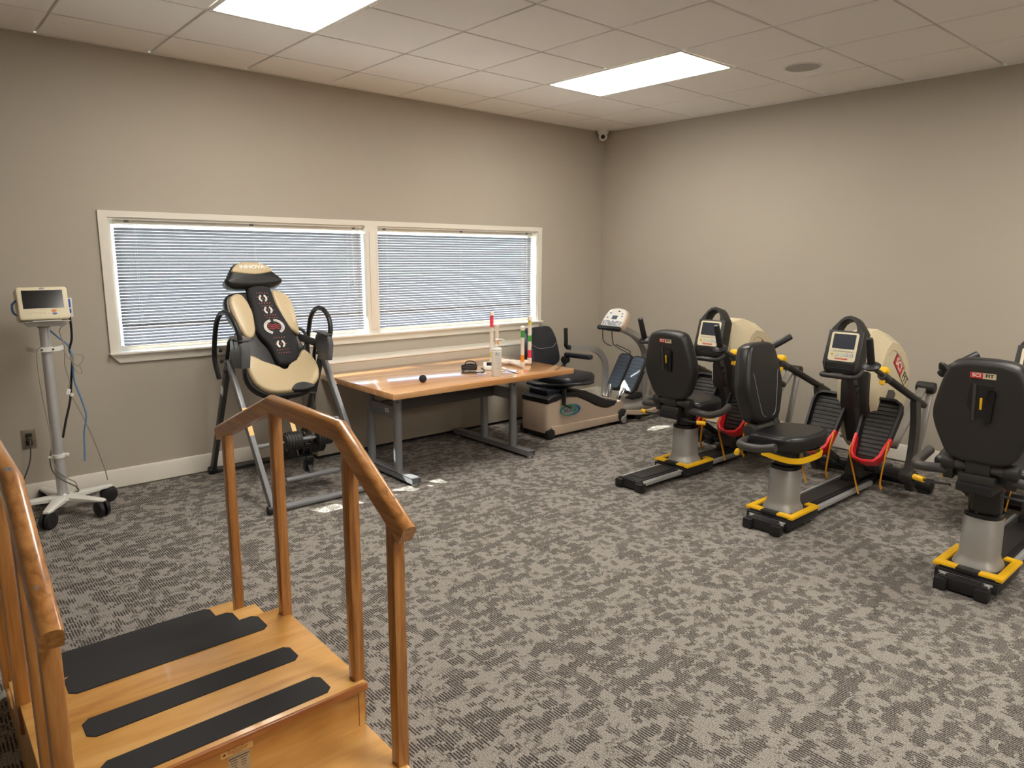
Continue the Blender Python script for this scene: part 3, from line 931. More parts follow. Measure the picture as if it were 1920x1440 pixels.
b = MB(); b.box((mx + 0.086, my + 0.01, 0.735), (0.022, 0.016, 0.034), Euler((0, 0.3, 0)), 0.003); b.box((mx + 0.104, my + 0.01, 0.715), (0.016, 0.012, 0.020), Euler((0, 0.3, 0)), 0.002); part('sensor_clip', b, 'white', mo)

# ================================================================== INVERSION TABLE
ix0, ix1 = -4.14, -3.49
icx = (ix0 + ix1) / 2
iv = thing('inversion_table', (icx, -0.58, 0), 'reclining black and champagne inversion table on a grey frame by the window', 'inversion table')
apy, apz = -0.535, 0.865
def leg_bar(x, y, name='leg'):
    b = MB(); b.beam((x, y, 0.03), (x, apy, apz), 0.05, 0.030, (1, 0, 0), 0.004); return part(name, b, 'steel' if y < -0.6 else 'charcoal', iv)
for x in (ix0, ix1):
    leg_bar(x, -1.125); leg_bar(x, -0.075)
for y in (-1.125, -0.075):
    b = MB(); b.cyl((ix0 - 0.005, y, 0.026), (ix1 + 0.005, y, 0.026), 0.021, n=18); part('floor_bar', b, 'steel' if y < -0.5 else 'charcoal', iv)
    for x in (ix0, ix1):
        b = MB(); b.cyl((x - 0.032, y, 0.028), (x + 0.032, y, 0.028), 0.0275, n=18, bevel=0.006); part('foot_cap', b, 'black', iv)
# spreader
b = MB(); b.cyl((ix0, -0.87, 0.36), (ix1, -0.87, 0.36), 0.014, n=14); part('crossbar', b, 'steel', iv)
b = MB(); b.prism(rrect(0.030, 0.19, 0.002, 2, 0, 0), frame((ix0 + 0.0, -0.795 - 0.0165, 0.515), (1, 0, 0), (0, 0.55, 0.83)), 0.003, 0.0045); part('warning_sticker', b, 'labelcream', iv, 'orange and white warning sticker')
# pivot housings and looped hand grips
for x, sg, wk in ((ix0 + 0.01, 1, 0.055), (ix1 - 0.03, -1, 0.030)):
    b = MB(); b.prism([(-0.74, 0.84), (-0.60, 0.83), (-0.56, 0.92), (-0.58, 1.01), (-0.74, 1.015), (-0.765, 0.95)], lambda u, v, d: (d, u, v), min(x - 0.01 * sg, x + wk * sg), max(x - 0.01 * sg, x + wk * sg), 0.012, 3)
    part('pivot_bracket', b, 'midgrey', iv)
    b = MB(); b.box((x + (wk * 0.5 + 0.004) * sg, -0.66, 1.022), (wk + 0.03, 0.18, 0.012), Euler((0.06, 0, 0)), 0.004); part('bracket_cap', b, 'midgrey', iv)
    b = MB()
    b.tube([(x + 0.010 * sg, -0.715, 0.95), (x - 0.002 * sg, -0.735, 1.04), (x - 0.012 * sg, -0.70, 1.120), (x - 0.018 * sg, -0.61, 1.175), (x - 0.020 * sg, -0.50, 1.175), (x - 0.022 * sg, -0.41, 1.120), (x - 0.024 * sg, -0.36, 1.03), (x - 0.024 * sg, -0.325, 0.92), (x - 0.024 * sg, -0.325, 0.83), (x - 0.020 * sg, -0.37, 0.73)], 0.0165, 12)
    part('hand_grip', b, 'black', iv)
    b = MB()
    b.tube([(x, -0.66, 0.96), (x, -0.62, 1.02), (x, -0.54, 0.985), (x, -0.48, 0.87), (x, -0.47, 0.80)], 0.013, 10); part('grip_stay', b, 'darkgrey', iv)
    for q in ((-0.45, 0.93), (-0.46, 0.86), (-0.52, 0.80)):
        b = MB(); b.cyl((x - 0.02 * sg, q[0], q[1]), (x - 0.04 * sg, q[0], q[1]), 0.013, n=12, bevel=0.003); part('knob', b, 'black', iv)
# bed
bv = Vector((0, 0.5, 0.866))
fb = frame((icx + 0.005, -0.41, 1.04), (1, 0, 0), bv)      # d points to the user: ux x uy = (0,-.866,.5)
outline = spline([(-0.22, 0.25), (-0.13, 0.285), (0.12, 0.29), (0.205, 0.25), (0.235, 0.14), (0.225, 0.02), (0.215, -0.08), (0.25, -0.20), (0.285, -0.32), (0.26, -0.42), (0.17, -0.485), (0.03, -0.50), (-0.10, -0.485), (-0.195, -0.42), (-0.225, -0.32), (-0.20, -0.20), (-0.185, -0.09), (-0.20, 0.02), (-0.235, 0.13)], 3)
outline = [(u - 0.02, v) for u, v in outline]
b = MB(); b.pad(outline, fb, -0.045, 0.012, 0.02, 4); bd = part('bed_shell', b, 'vinyl', iv)
def padpart(poly, d0, d1, r, mt, nm, crown=0.0, par=None, lab=None):
    b = MB(); b.pad(spline(poly, 3), fb, d0, d1, r, 4, crown); return part(nm, b, mt, par or iv, lab)
cl = [(-0.232, 0.20), (-0.19, 0.258), (-0.135, 0.255), (-0.100, 0.17), (-0.090, 0.05), (-0.125, -0.055), (-0.18, -0.06), (-0.215, 0.04)]
padpart(cl, 0.005, 0.042, 0.02, 'tanvinyl', 'side_pad', 0.004)
cr_ = [(0.075, 0.275), (0.145, 0.268), (0.195, 0.215), (0.205, 0.11), (0.200, 0.0), (0.186, -0.065), (0.125, 0.0), (0.09, 0.11)]
padpart(cr_, 0.005, 0.042, 0.02, 'tanvinyl', 'side_pad', 0.004)
sp = [(-0.205, -0.20), (-0.16, -0.205), (-0.10, -0.255), (-0.03, -0.305), (0.06, -0.305), (0.125, -0.25), (0.175, -0.185), (0.22, -0.215), (0.255, -0.31), (0.235, -0.405), (0.15, -0.465), (0.0, -0.478), (-0.12, -0.465), (-0.20, -0.40), (-0.228, -0.30)]
seat_pad = padpart(sp, 0.008, 0.052, 0.022, 'tanvinyl', 'seat_pad', 0.004)
padpart([(0.02, -0.47), (0.05, -0.43), (0.11, -0.42), (0.17, -0.44), (0.185, -0.468), (0.10, -0.482)], 0.010, 0.056, 0.010, 'black', 'seat_gusset')
ce = [(-0.085, 0.295), (0.055, 0.30), (0.075, 0.17), (0.13, -0.02), (0.155, -0.12), (0.115, -0.265), (-0.015, -0.275), (-0.045, -0.15), (-0.105, -0.03), (-0.095, 0.14)]
cush = padpart(ce, 0.012, 0.062, 0.022, 'rubber', 'massage_pad', 0.006)
# printed marks on the massage pad
fm = lambda u, v, d: fb(u, v, 0.0675 + d)
def ringarc(cu, cv, r0, r1, a0, a1, sx, mt, par, nm='printed_arc', n=14):
    o_ = arc(cu, cv, r1 * sx, r1, a0, a1, n); i_ = arc(cu, cv, r0 * sx, r0, a1, a0, n)
    b = MB(); b.prism(o_ + i_, fm, -0.002, 0.0012); return part(nm, b, mt, par)
for cu, cv in ((-0.012, 0.205), (0.002, 0.115), (0.025, -0.14)):
    for a0 in (115, -65):
        for r0, r1 in ((0.017, 0.020), (0.0215, 0.0245), (0.026, 0.029)):
            ringarc(cu, cv, r0, r1, a0, a0 + 130, 1.0, 'inkwhite', cush)
    b = MB(); b.prism(arc(cu, cv, 0.004, 0.004, 0, 330, 11), fm, -0.002, 0.0012); part('printed_dot', b, 'inkpink', cush)
for a0 in (105, -60):
    for r0, r1 in ((0.040, 0.0435), (0.046, 0.0495), (0.052, 0.0555)):
        ringarc(0.012, -0.010, r0, r1, a0, a0 + 145, 1.28, 'inkwhite', cush, n=22)
for k in range(3):
    pts = [(0.012 - 0.042 + 0.084 * t / 24, -0.010 + (1 - k) * 0.014 + 0.0042 * math.sin(t / 24 * 4 * PI)) for t in range(25)]
    b = MB(); b.prism([(u, v + 0.0018) for u, v in pts] + [(u, v - 0.0018) for u, v in reversed(pts)], fm, -0.002, 0.0012); part('printed_wave', b, 'inkred', cush)
dots = [(-0.045 + 0.018 * k + 0.0, 0.247 - 0.001 * k) for k in range(5)] + [(-0.046 + 0.018 * k, 0.168) for k in range(5)] + [(-0.036 + 0.018 * k, 0.148) for k in range(5)] + [(-0.030 + 0.018 * k, 0.077) for k in range(5)] + [(-0.022 + 0.018 * k, 0.058) for k in range(5)] + [(-0.012 + 0.018 * k, -0.092) for k in range(5)] + [(-0.010 + 0.018 * k, -0.182) for k in range(5)] + [(-0.005 + 0.018 * k, -0.205) for k in range(5)] + [(-0.05, 0.215), (0.025, 0.215), (-0.035, 0.115), (0.040, 0.115), (-0.010, -0.14), (0.062, -0.14)]
for u, v in dots:
    b = MB(); b.prism(arc(u, v, 0.0033, 0.0033, 0, 315, 7), fm, -0.002, 0.0011); part('printed_dot', b, 'inkpink', cush)
# head rest
fh = lambda u, v, d: fb(u - 0.03, v, d + 0.015)
hp = [(-0.205, 0.345), (-0.17, 0.31), (-0.05, 0.30), (0.07, 0.305), (0.165, 0.315), (0.195, 0.35), (0.15, 0.405), (0.105, 0.455), (0.06, 0.482), (-0.02, 0.492), (-0.09, 0.482), (-0.135, 0.455), (-0.17, 0.395)]
b = MB(); b.pad(spline(hp, 3), fh, -0.03, 0.062, 0.032, 5, 0.008); hd = part('head_rest', b, 'vinyl', iv)
ht = [(-0.150, 0.405), (-0.10, 0.392), (0.0, 0.380), (0.08, 0.392), (0.13, 0.410), (0.100, 0.445), (0.055, 0.468), (-0.02, 0.478), (-0.085, 0.468), (-0.125, 0.445)]
b = MB(); b.pad(spline(ht, 3), fh, 0.048, 0.0745, 0.010, 3, 0.003); part('head_rest_top', b, 'tanvinyl', hd, 'champagne upper half of the head rest')
text('maker_lettering', 'INNOVA', 0.036, 'inkwhite', hd, fh(-0.010, 0.432, 0.0785), (1, 0, 0), bv, 0.0006, bold=0.0012, sx=1.25)
for u in (-0.055, 0.03):
    b = MB(); b.cyl(fb(u - 0.02, 0.26, -0.012), fb(u - 0.02, 0.36, -0.012), 0.009, n=12); part('head_rest_rod', b, 'charcoal', iv)
# side arms of the bed to the pivots
for sg, x in ((-1, ix0), (1, ix1)):
    b = MB(); b.beam(fb(sg * 0.16, -0.02, -0.05), (x - sg * 0.02, -0.57, 0.93), 0.012, 0.05, (0, 0.5, 0.86), 0.003); part('pivot_arm', b, 'black', iv)
    b = MB(); b.tube([fb(sg * 0.20 - 0.01, 0.0, 0.0), fb(sg * 0.235, -0.03, 0.01), fb(sg * 0.245, -0.10, 0.0), fb(sg * 0.215, -0.16, -0.02)], 0.011, 8); part('strap', b, 'black', iv)
# boom, ankle clamps, lock lever
b = MB(); b.beam(fb(-0.0, -0.30, -0.055), fb(0.0, -0.90, -0.055), 0.045, 0.032, bv.cross(Vector((1, 0, 0))), 0.003); boom = part('boom', b, 'black', iv)
b = MB(); b.prism(rrect(0.030, 0.10, 0.002, 2, 0.0, -0.70), lambda u, v, d: fb(u, v, -0.0385 + d), 0, 0.0012); part('height_scale', b, 'labelcream', boom, 'pale height scale sticker')
ay, az = -0.905, 0.305
b = MB(); b.box((icx + 0.02, -0.84, 0.325), (0.055, 0.13, 0.10), Euler((0.5, 0, 0)), 0.012, 3); part('ankle_block', b, 'blackgloss', iv)
for yy, zz in ((-0.915, 0.372), (-0.79, 0.295)):
    for sg in (-1, 1):
        b = MB()
        b.cyl((icx + 0.02 + sg * 0.05, yy, zz), (icx + 0.02 + sg * 0.165, yy, zz), 0.058, 0.054, 26, 0.018)
        rl = part('ankle_roller', b, 'darkgrey', iv)
        for k in range(5):
            b = MB(); b.lathe([(0.0555, -0.004), (0.0600, -0.003), (0.0600, 0.003), (0.0555, 0.004)], (icx + 0.02 + sg * (0.067 + 0.02 * k), yy, zz), Euler((0, PI / 2, 0)).to_matrix(), 26); part('grip_rib', b, 'black', rl)
    b = MB(); b.cyl((icx - 0.155, yy, zz), (icx + 0.195, yy, zz), 0.009, n=10); part('roller_axle', b, 'steel', iv)
lx = icx + 0.06
b = MB(); b.cyl((lx, -0.90, 0.36), (lx - 0.005, -0.93, 0.56), 0.011, n=12); lv = part('lock_lever', b, 'steel', iv)
b = MB(); b.cyl((lx - 0.005, -0.93, 0.56), (lx - 0.006, -0.935, 0.66), 0.009, n=12); b.cyl((lx - 0.005, -0.93, 0.56), (lx - 0.005, -0.931, 0.575), 0.015, n=14); part('lever_rod', b, 'charcoal', lv)
b = MB(); b.lathe([(0, -0.006), (0.014, -0.004), (0.024, 0.006), (0.022, 0.013), (0, 0.016)], (lx - 0.006, -0.936, 0.663), n=20); part('lever_knob', b, 'black', lv)
b = MB(); b.box((icx + 0.03, -0.88, 0.20), (0.055, 0.05, 0.12), Euler((0.3, 0, 0)), 0.010, 3); part('ratchet_housing', b, 'blackgloss', iv)
b = MB(); b.cyl((icx - 0.15, -0.93, 0.125), (icx + 0.22, -0.93, 0.125), 0.017, n=16, bevel=0.006); part('foot_rest', b, 'steel', iv)
b = MB(); b.beam((icx + 0.03, -0.87, 0.22), (icx + 0.03, -0.93, 0.125), 0.03, 0.02, (0, 1, 0), 0.003); part('foot_rest_post', b, 'darkgrey', iv)

# ================================================================== WORK TABLE
tz = 0.665
tx0, tx1, ty0, ty1 = -3.37, -1.70, -1.275, -0.245
tb = thing('work_table', (-2.66, -0.76, 0), 'butcher block table on grey height adjustable legs below the window', 'table')
b = MB(); b.box(((tx0 + tx1) / 2, (ty0 + ty1) / 2, tz - 0.021), (tx1 - tx0, ty1 - ty0, 0.042), bevel=0.004); top = part('tabletop', b, 'maple', tb)
for lxx in (-3.195, -2.135):
    b = MB(); y0, y1 = -1.255, -0.285
    # open rectangular tube foot
    for dz, hh in ((0.020, 0.003), (0.057, 0.003)): b.box((lxx + 0.005, (y0 + y1) / 2, dz), (0.07, y1 - y0, hh))
    for dx in (-0.0335, 0.0335): b.box((lxx + 0.005 + dx, (y0 + y1) / 2, 0.0385), (0.003, y1 - y0, 0.040))
    b.box((lxx + 0.005, (y0 + y1) / 2, 0.0385), (0.064, y1 - y0 - 0.03, 0.034))
    ft = part('foot', b, 'steel', tb)
    for y in (y0 + 0.03, y1 - 0.03):
        b = MB(); b.cyl((lxx + 0.005, y, 0.0), (lxx + 0.005, y, 0.020), 0.020, 0.017, 16, 0.003); part('leveling_glide', b, 'alu', ft)
    for y in (-1.035, -0.675):
        b = MB(); b.cyl((lxx, y, 0.058), (lxx, y, 0.590), 0.0300, n=28); lg = part('leg', b, 'steel', tb)
        b = MB(); b.cyl((lxx, y, 0.592), (lxx, y, tz - 0.042), 0.0255, n=24); b.lathe([(0.0255, 0), (0.031, 0.001), (0.031, 0.006), (0.0255, 0.007)], (lxx, y, 0.588), n=28); part('inner_tube', b, 'darkgrey', lg)
        b = MB(); b.cyl((lxx - 0.012, y - 0.026, 0.555), (lxx - 0.013, y - 0.031, 0.555), 0.006, n=10); part('set_screw', b, 'ink', lg)
    b = MB(); b.box((lxx, -0.855, 0.475), (0.034, 0.30, 0.085), bevel=0.004); part('leg_brace', b, 'steel', tb)
    b = MB(); b.box((lxx, -0.76, tz - 0.050), (0.05, 0.80, 0.016), bevel=0.003); part('top_bracket', b, 'charcoal', tb)
b = MB(); b.box((-2.665, -0.80, 0.475), (1.03, 0.034, 0.088), bevel=0.004); part('long_stretcher', b, 'charcoal', tb)
b = MB(); b.box((-3.213, -0.93, 0.48), (0.002, 0.045, 0.028)); bl = part('maker_badge', b, 'white', tb)
b = MB(); b.box((-3.2143, -0.93, 0.48), (0.001, 0.020, 0.014), bevel=0.0003); part('printed_mark', b, 'btn_grey', bl)


# ------------------------------------------------------------------ things on the table
t = thing('massage_ball', (-2.98, -1.037, tz), 'small black ball on the near left part of the table top', 'ball')
b = MB(); b.sphere((-2.98, -1.037, tz + 0.027), 0.027, n=28); part('ball', b, 'rubber', t)

bp = Vector((-2.407, -1.159, tz))
t = thing('pump_bottle', bp, 'white pump bottle of lotion near the front edge of the table', 'bottle')
b = MB(); b.lathe([(0, 0), (0.034, 0), (0.037, 0.004), (0.037, 0.185), (0.0345, 0.188), (0.0345, 0.190), (0.037, 0.193), (0.037, 0.206), (0.033, 0.212), (0.014, 0.216), (0, 0.216)], bp, n=36); bd_ = part('bottle_body', b, 'white', t)
b = MB(); b.lathe([(0.015, 0.214), (0.015, 0.232), (0.011, 0.234), (0.006, 0.240), (0.006, 0.268), (0, 0.268)], bp, n=24)
b.lathe([(0, 0.265), (0.012, 0.266), (0.013, 0.272), (0.009, 0.278), (0, 0.279)], bp, n=20)
hx = Vector((0.62, -0.66, 0)).normalized()
b.tube([bp + Vector((0, 0, 0.272)), bp + hx * 0.03 + Vector((0, 0, 0.274)), bp + hx * 0.052 + Vector((0, 0, 0.268)), bp + hx * 0.060 + Vector((0, 0, 0.262))], 0.0055, 10)
part('pump', b, 'white', t)
toc = Vector((-5.73 + 2.407, -5.145 + 1.159, 0)).normalized()
sd = Vector((-toc.y, toc.x, 0))
def on_bottle(a0, a1, z0, z1, mt, nm):
    b = MB(); n = 10; base = math.atan2(toc.y, toc.x)
    ri = [[bp + Vector((r * math.cos(base + a0 + (a1 - a0) * k / n), r * math.sin(base + a0 + (a1 - a0) * k / n), z)) for (r, z) in ((0.0368, z0), (0.0374, z0), (0.0374, z1), (0.0368, z1))] for k in range(n + 1)]
    b.loft(ri); part(nm, b, mt, bd_)
on_bottle(-0.30, 0.55, 0.160, 0.163, 'inkteal', 'label_print')
for k in range(5): on_bottle(-0.16 + 0.085 * k, -0.16 + 0.085 * k + 0.045, 0.168, 0.180, 'inkteal', 'label_print')
for z in (0.135, 0.118, 0.098, 0.060): on_bottle(-0.30, 0.55, z, z + 0.0012, 'btn_grey', 'label_print')

dp = Vector((-2.268, -0.925, tz))
t = thing('handheld_meter', dp, 'white handheld device with a black screen lying behind the pump bottle', 'electronic device')
fd = frame(dp + Vector((0, 0, 0.006)), (0.78, -0.62, 0), Vector((0.60, 0.70, 0.38)))
b = MB(); b.pad(rrect(0.120, 0.080, 0.010, 4, 0, 0.042), lambda u, v, d: fd(u, v, d), -0.004, 0.022, 0.006, 3); hb = part('housing', b, 'white', t)
b = MB(); b.box(dp + Vector((0, 0.01, 0.010)), (0.09, 0.07, 0.018), Euler((0, 0, -0.67)), 0.003); part('stand_foot', b, 'white', t)
b = MB(); b.prism(rrect(0.080, 0.052, 0.004, 3, 0.006, 0.046), fd, 0.0215, 0.0235); part('screen', b, 'darkscreen', hb)
b = MB(); b.tube([dp + Vector((0.06, -0.06, 0.012)), dp + Vector((0.07, -0.13, 0.004)), dp + Vector((0.06, -0.20, 0.003)), dp + Vector((0.04, -0.27, 0.003))], 0.0026, 7); part('lead', b, 'ink', t)
b = MB(); b.cyl(dp + Vector((0.075, -0.085, 0.008)), dp + Vector((0.055, -0.065, 0.022)), 0.012, n=14, bevel=0.003); part('plug', b, 'white', t)

cp = Vector((-2.425, -0.850, tz + 0.002))
t = thing('power_adapter', cp, 'black cable bundle and adapter looped on the table beside the white device', 'cable')
b = MB(); b.box(cp + Vector((0.030, 0.0, 0.022)), (0.070, 0.05, 0.036), Euler((0.0, 0.0, -0.5)), 0.008, 3); part('adapter', b, 'black', t)
for k in range(3):
    b = MB(); b.tube([cp + Vector((-0.055 + 0.004 * k, 0.01 * k, 0.014 + 0.011 * k)), cp + Vector((0.0, -0.022, 0.020 + 0.010 * k)), cp + Vector((0.050, -0.03, 0.024 + 0.009 * k)), cp + Vector((0.03, 0.025, 0.030 + 0.008 * k)), cp + Vector((-0.035, 0.035, 0.016 + 0.012 * k))], 0.0070, 8, closed=True); part('cable_loop', b, 'black', t)
b = MB(); b.tube([cp + Vector((0.06, -0.01, 0.03)), cp + Vector((0.045, -0.02, 0.062)), cp + Vector((0.0, 0.0, 0.078)), cp + Vector((-0.03, 0.01, 0.060)), cp + Vector((-0.02, 0.0, 0.03))], 0.0045, 8); part('cable_loop', b, 'ink', t)
b = MB(); b.tube([cp + Vector((0.08, -0.05, 0.02)), cp + Vector((0.055, -0.12, 0.006)), cp + Vector((-0.02, -0.13, 0.005)), cp + Vector((-0.085, -0.075, 0.005)), cp + Vector((-0.095, -0.035, 0.005)), cp + Vector((-0.05, -0.005, 0.010))], 0.0045, 8); part('cable_loop', b, 'ink', t)

# white pipe stand with four taped uprights
pcx = Vector((-1.955, -0.79, tz))
t = thing('pipe_exercise_stand', pcx, 'white plastic pipe stand with four upright posts banded in coloured tape', 'exercise stand')
UP = [('C', Vector((-2.003, -0.997, 0)), 0.335, [('tapegreen', 0.245, 0.305), ('tapeorange', 0.025, 0.105)], True),
      ('D', Vector((-1.829, -0.889, 0)), 0.395, [('tapeyellow', 0.325, 0.370), ('tapegreen', 0.190, 0.240), ('tapered', 0.055, 0.120)], False),
      ('A', Vector((-2.060, -0.680, 0)), 0.435, [('tapered', 0.305, 0.410), ('tapeyellow', 0.045, 0.10)], False),
      ('B', Vector((-1.915, -0.575, 0)), 0.312, [('tapeorange', 0.110, 0.180)], True)]
zr = 0.0195
for nm, p, h, bands, cone in UP:
    o = Vector((p.x, p.y, tz))
    b = MB(); b.tube([o + Vector((0, 0, zr)), Vector((pcx.x, pcx.y, tz + zr))], 0.0150, 16, smooth=False)
    part('base_pipe', b, 'pvc', t)
    b = MB(); b.sphere(o + Vector((0, 0, zr)), 0.0195, n=20); dv = (pcx - o); dv.z = 0; dv.normalize()
    b.cyl(o + Vector((0, 0, zr)), o + Vector((0, 0, zr)) + dv * 0.045, 0.0190, n=18); b.cyl(o + Vector((0, 0, zr)), o + Vector((0, 0, zr + 0.034)), 0.0190, n=18); part('elbow', b, 'pvc', t)
    b = MB(); b.cyl(o + Vector((0, 0, zr)), o + Vector((0, 0, h - 0.02)), 0.0148, n=18); up = part('upright', b, 'pvc', t)
    b = MB()
    top_ = [(0.0185, h - 0.034), (0.0185, h - 0.008)] + ([(0.012, h - 0.001), (0, h + 0.006)] if cone else [(0.014, h), (0, h)])
    b.lathe([(0.0148, h - 0.034)] + top_, o, n=20); part('end_cap', b, 'pvc', up)
    for mt, a0, a1 in bands:
        b = MB(); b.lathe([(0.0146, a0), (0.0153, a0), (0.0153, a1), (0.0146, a1)], o, n=20); part('tape_band', b, mt, up)
b = MB(); b.sphere(pcx + Vector((0, 0, zr)), 0.0195, n=18)
for nm, p, h, bands, cone in UP:
    dv = Vector((p.x - pcx.x, p.y - pcx.y, 0)).normalized(); b.cyl(pcx + Vector((0, 0, zr)), pcx + Vector((0, 0, zr)) + dv * 0.045, 0.0190, n=18)
part('cross_fitting', b, 'pvc', t)

# ================================================================== RECUMBENT CROSS TRAINER (beige, by the window)
ny = -0.775
nu = thing('recumbent_trainer', (-1.0, ny, 0), 'beige recumbent cross trainer with black swivel seat beside the table in the corner', 'exercise machine')
hw = 0.165
prof = [(-1.665, 0.055), (-1.665, 0.30), (-1.64, 0.335), (-1.56, 0.345), (-1.42, 0.350), (-1.30, 0.335), (-1.18, 0.285), (-1.06, 0.225), (-0.96, 0.190), (-0.88, 0.178), (-0.80, 0.195), (-0.755, 0.225), (-0.70, 0.222), (-0.66, 0.19), (-0.65, 0.12), (-0.66, 0.045), (-1.60, 0.040)]
b = MB()
def scaled(k, dy):
    out = []
    for x, z in prof:
        out.append(((x + 1.16) * k - 1.16, ny + dy, 0.05 + (z - 0.05) * (1 - (1 - k) * 1.2)))
    return out
b.loft([scaled(0.965, -hw), scaled(0.990, -hw + 0.012), scaled(1.0, -hw + 0.035), scaled(1.0, hw - 0.035), scaled(0.990, hw - 0.012), scaled(0.965, hw)])
body = part('body_cover', b, 'nutan', nu)
# lower skirt step
b = MB(); b.prism([(-1.60, 0.030), (-0.70, 0.030), (-0.69, 0.110), (-0.80, 0.098), (-1.62, 0.110)], lambda u, v, d: (u, d, v), ny - hw - 0.012, ny + hw + 0.012, 0.008, 3); part('lower_skirt', b, 'nutan', nu)
b = MB(); b.box((-1.17, ny, 0.027), (0.94, 0.28, 0.03), bevel=0.006); part('underframe', b, 'ink', nu)
# black seat track and front fairing
b = MB(); b.prism([(-1.66, 0.31), (-1.66, 0.350), (-1.60, 0.378), (-1.35, 0.390), (-1.20, 0.375), (-1.05, 0.315), (-0.93, 0.262), (-0.82, 0.235), (-0.765, 0.228), (-0.80, 0.190), (-0.90, 0.185), (-1.02, 0.215), (-1.15, 0.272), (-1.28, 0.330), (-1.42, 0.348), (-1.50, 0.345), (-1.54, 0.325)], lambda u, v, d: (u, d, v), ny - hw - 0.004, ny + hw + 0.004, 0.01, 3); part('seat_track', b, 'black', nu)
for y in (ny - hw + 0.005, ny + hw - 0.005):
    b = MB(); b.cyl((-1.625, y - 0.02, 0.047), (-1.625, y + 0.02, 0.047), 0.047, n=28, bevel=0.008); w_ = part('rear_wheel', b, 'black', nu)
    b = MB(); b.cyl((-1.625, y - 0.023, 0.047), (-1.625, y + 0.023, 0.047), 0.014, n=14); part('hub', b, 'darkgrey', w_)
# oval badge
fbg = lambda u, v, d: (u, ny - hw - 0.0185 - d, v)
b = MB()
b.prism(arc(-1.405, 0.232, 0.118, 0.048, 20, 335, 40) + arc(-1.408, 0.231, 0.108, 0.039, 335, 20, 40), fbg, -0.012, 0.0006); badge = part('oval_badge', b, 'inkteal', body, 'teal oval outline')
b = MB()
b.prism(arc(-1.400, 0.232, 0.121, 0.049, -75, 62, 24) + arc(-1.403, 0.2315, 0.111, 0.041, 62, -75, 24), fbg, -0.012, 0.0012); part('badge_arc', b, 'inkblue', badge)
text('maker_lettering', 'NU', 0.052, 'inkblue', badge, (-1.450, ny - hw - 0.0195, 0.231), (1, 0, 0), (0, 0, 1), 0.0008, shear=0.25)
text('maker_lettering', 'STEP', 0.050, 'inkteal', badge, (-1.365, ny - hw - 0.0195, 0.231), (1, 0, 0), (0, 0, 1), 0.0008, shear=0.25, bold=0.002, sx=0.80)
for u in (-1.60, -1.585): 
    b = MB(); b.cyl((-1.666, ny - 0.03 + (u + 1.6) * 2, 0.10), (-1.668, ny - 0.03 + (u + 1.6) * 2, 0.10), 0.004, n=8); part('vent_hole', b, 'ink', nu)
# seat, swivelled to the room
NAX = Vector((-1.31, ny, 0.44)); nsw = []
def npart(nm, b, mt, par=None):
    o = part(nm, b, mt, par or nu, origin=NAX if par is None else None)
    if par is None: nsw.append(o)
    return o
b = MB(); b.box((-1.34, ny, 0.425), (0.16, 0.20, 0.07), bevel=0.01); npart('seat_base', b, 'black')
fs = lambda u, v, d: (-1.31 + v, ny + u, 0.455 + d - 0.02 * v)
b = MB(); b.pad(spline([(-0.21, -0.20), (0, -0.21), (0.21, -0.20), (0.225, 0.0), (0.215, 0.17), (0.12, 0.225), (-0.12, 0.225), (-0.215, 0.17), (-0.225, 0.0)], 4), fs, 0.0, 0.075, 0.035, 5, 0.010); npart('seat', b, 'navy')
lean = math.radians(14)
fbk = frame((-1.515, ny, 0.50), (0, -1, 0), (-math.sin(lean), 0, math.cos(lean)))   # faces +x
bk = spline([(-0.19, 0.09), (-0.205, 0.20), (-0.185, 0.33), (-0.130, 0.415), (0.0, 0.425), (0.130, 0.415), (0.185, 0.33), (0.205, 0.20), (0.19, 0.09), (0.10, 0.055), (-0.10, 0.055)], 4)
sgn = -1 if (fbk(0, 0, 1) - fbk(0, 0, 0)).x < 0 else 1
b = MB(); b.pad(bk, lambda u, v, d: fbk(u, v, sgn * d), -0.035, 0.055, 0.035, 5, 0.006); bkr = npart('backrest', b, 'navy')
b = MB(); b.pad([(u * 1.02, v * 1.0 + 0.004) for u, v in bk], lambda u, v, d: fbk(u, v, sgn * d), -0.030, -0.065, 0.02, 3); part('backrest_shell', b, 'black', bkr)
# contrast seam across the front
b = MB(); b.tube([fbk(-0.185, 0.27, sgn * 0.050), fbk(-0.10, 0.225, sgn * 0.0625), fbk(0, 0.222, sgn * 0.064), fbk(0.10, 0.225, sgn * 0.0625), fbk(0.185, 0.27, sgn * 0.050)], 0.0025, 6); part('seam', b, 'steel', bkr)
for sg in (1,):
    y = ny + sg * 0.245
    b = MB(); b.tube([(-1.50, y - sg * 0.05, 0.50), (-1.49, y, 0.55), (-1.47, y, 0.625)], 0.018, 10); b.cyl((-1.475, y - 0.03, 0.60), (-1.475, y + 0.03, 0.60), 0.034, n=18, bevel=0.005); ar = npart('armrest_post', b, 'black')
    b = MB(); b.box((-1.33, y, 0.648), (0.29, 0.060, 0.042), bevel=0.012, seg=3); part('armrest', b, 'navy', ar)
b = MB(); b.tube([(-1.56, ny - 0.20, 0.43), (-1.40, ny - 0.235, 0.435), (-1.20, ny - 0.22, 0.455), (-1.05, ny - 0.16, 0.475), (-1.02, ny - 0.06, 0.470), (-1.03, ny + 0.05, 0.47)], 0.014, 10); npart('swivel_lever', b, 'black')
for o in nsw: o.rotation_euler.z = math.radians(-82)
b = MB(); b.beam((-1.50, ny - 0.20, 0.43), (-1.51, ny - 0.205, 0.29), 0.035, 0.02, (1, 0, 0), 0.004); lv = part('recline_lever', b, 'black', nu)
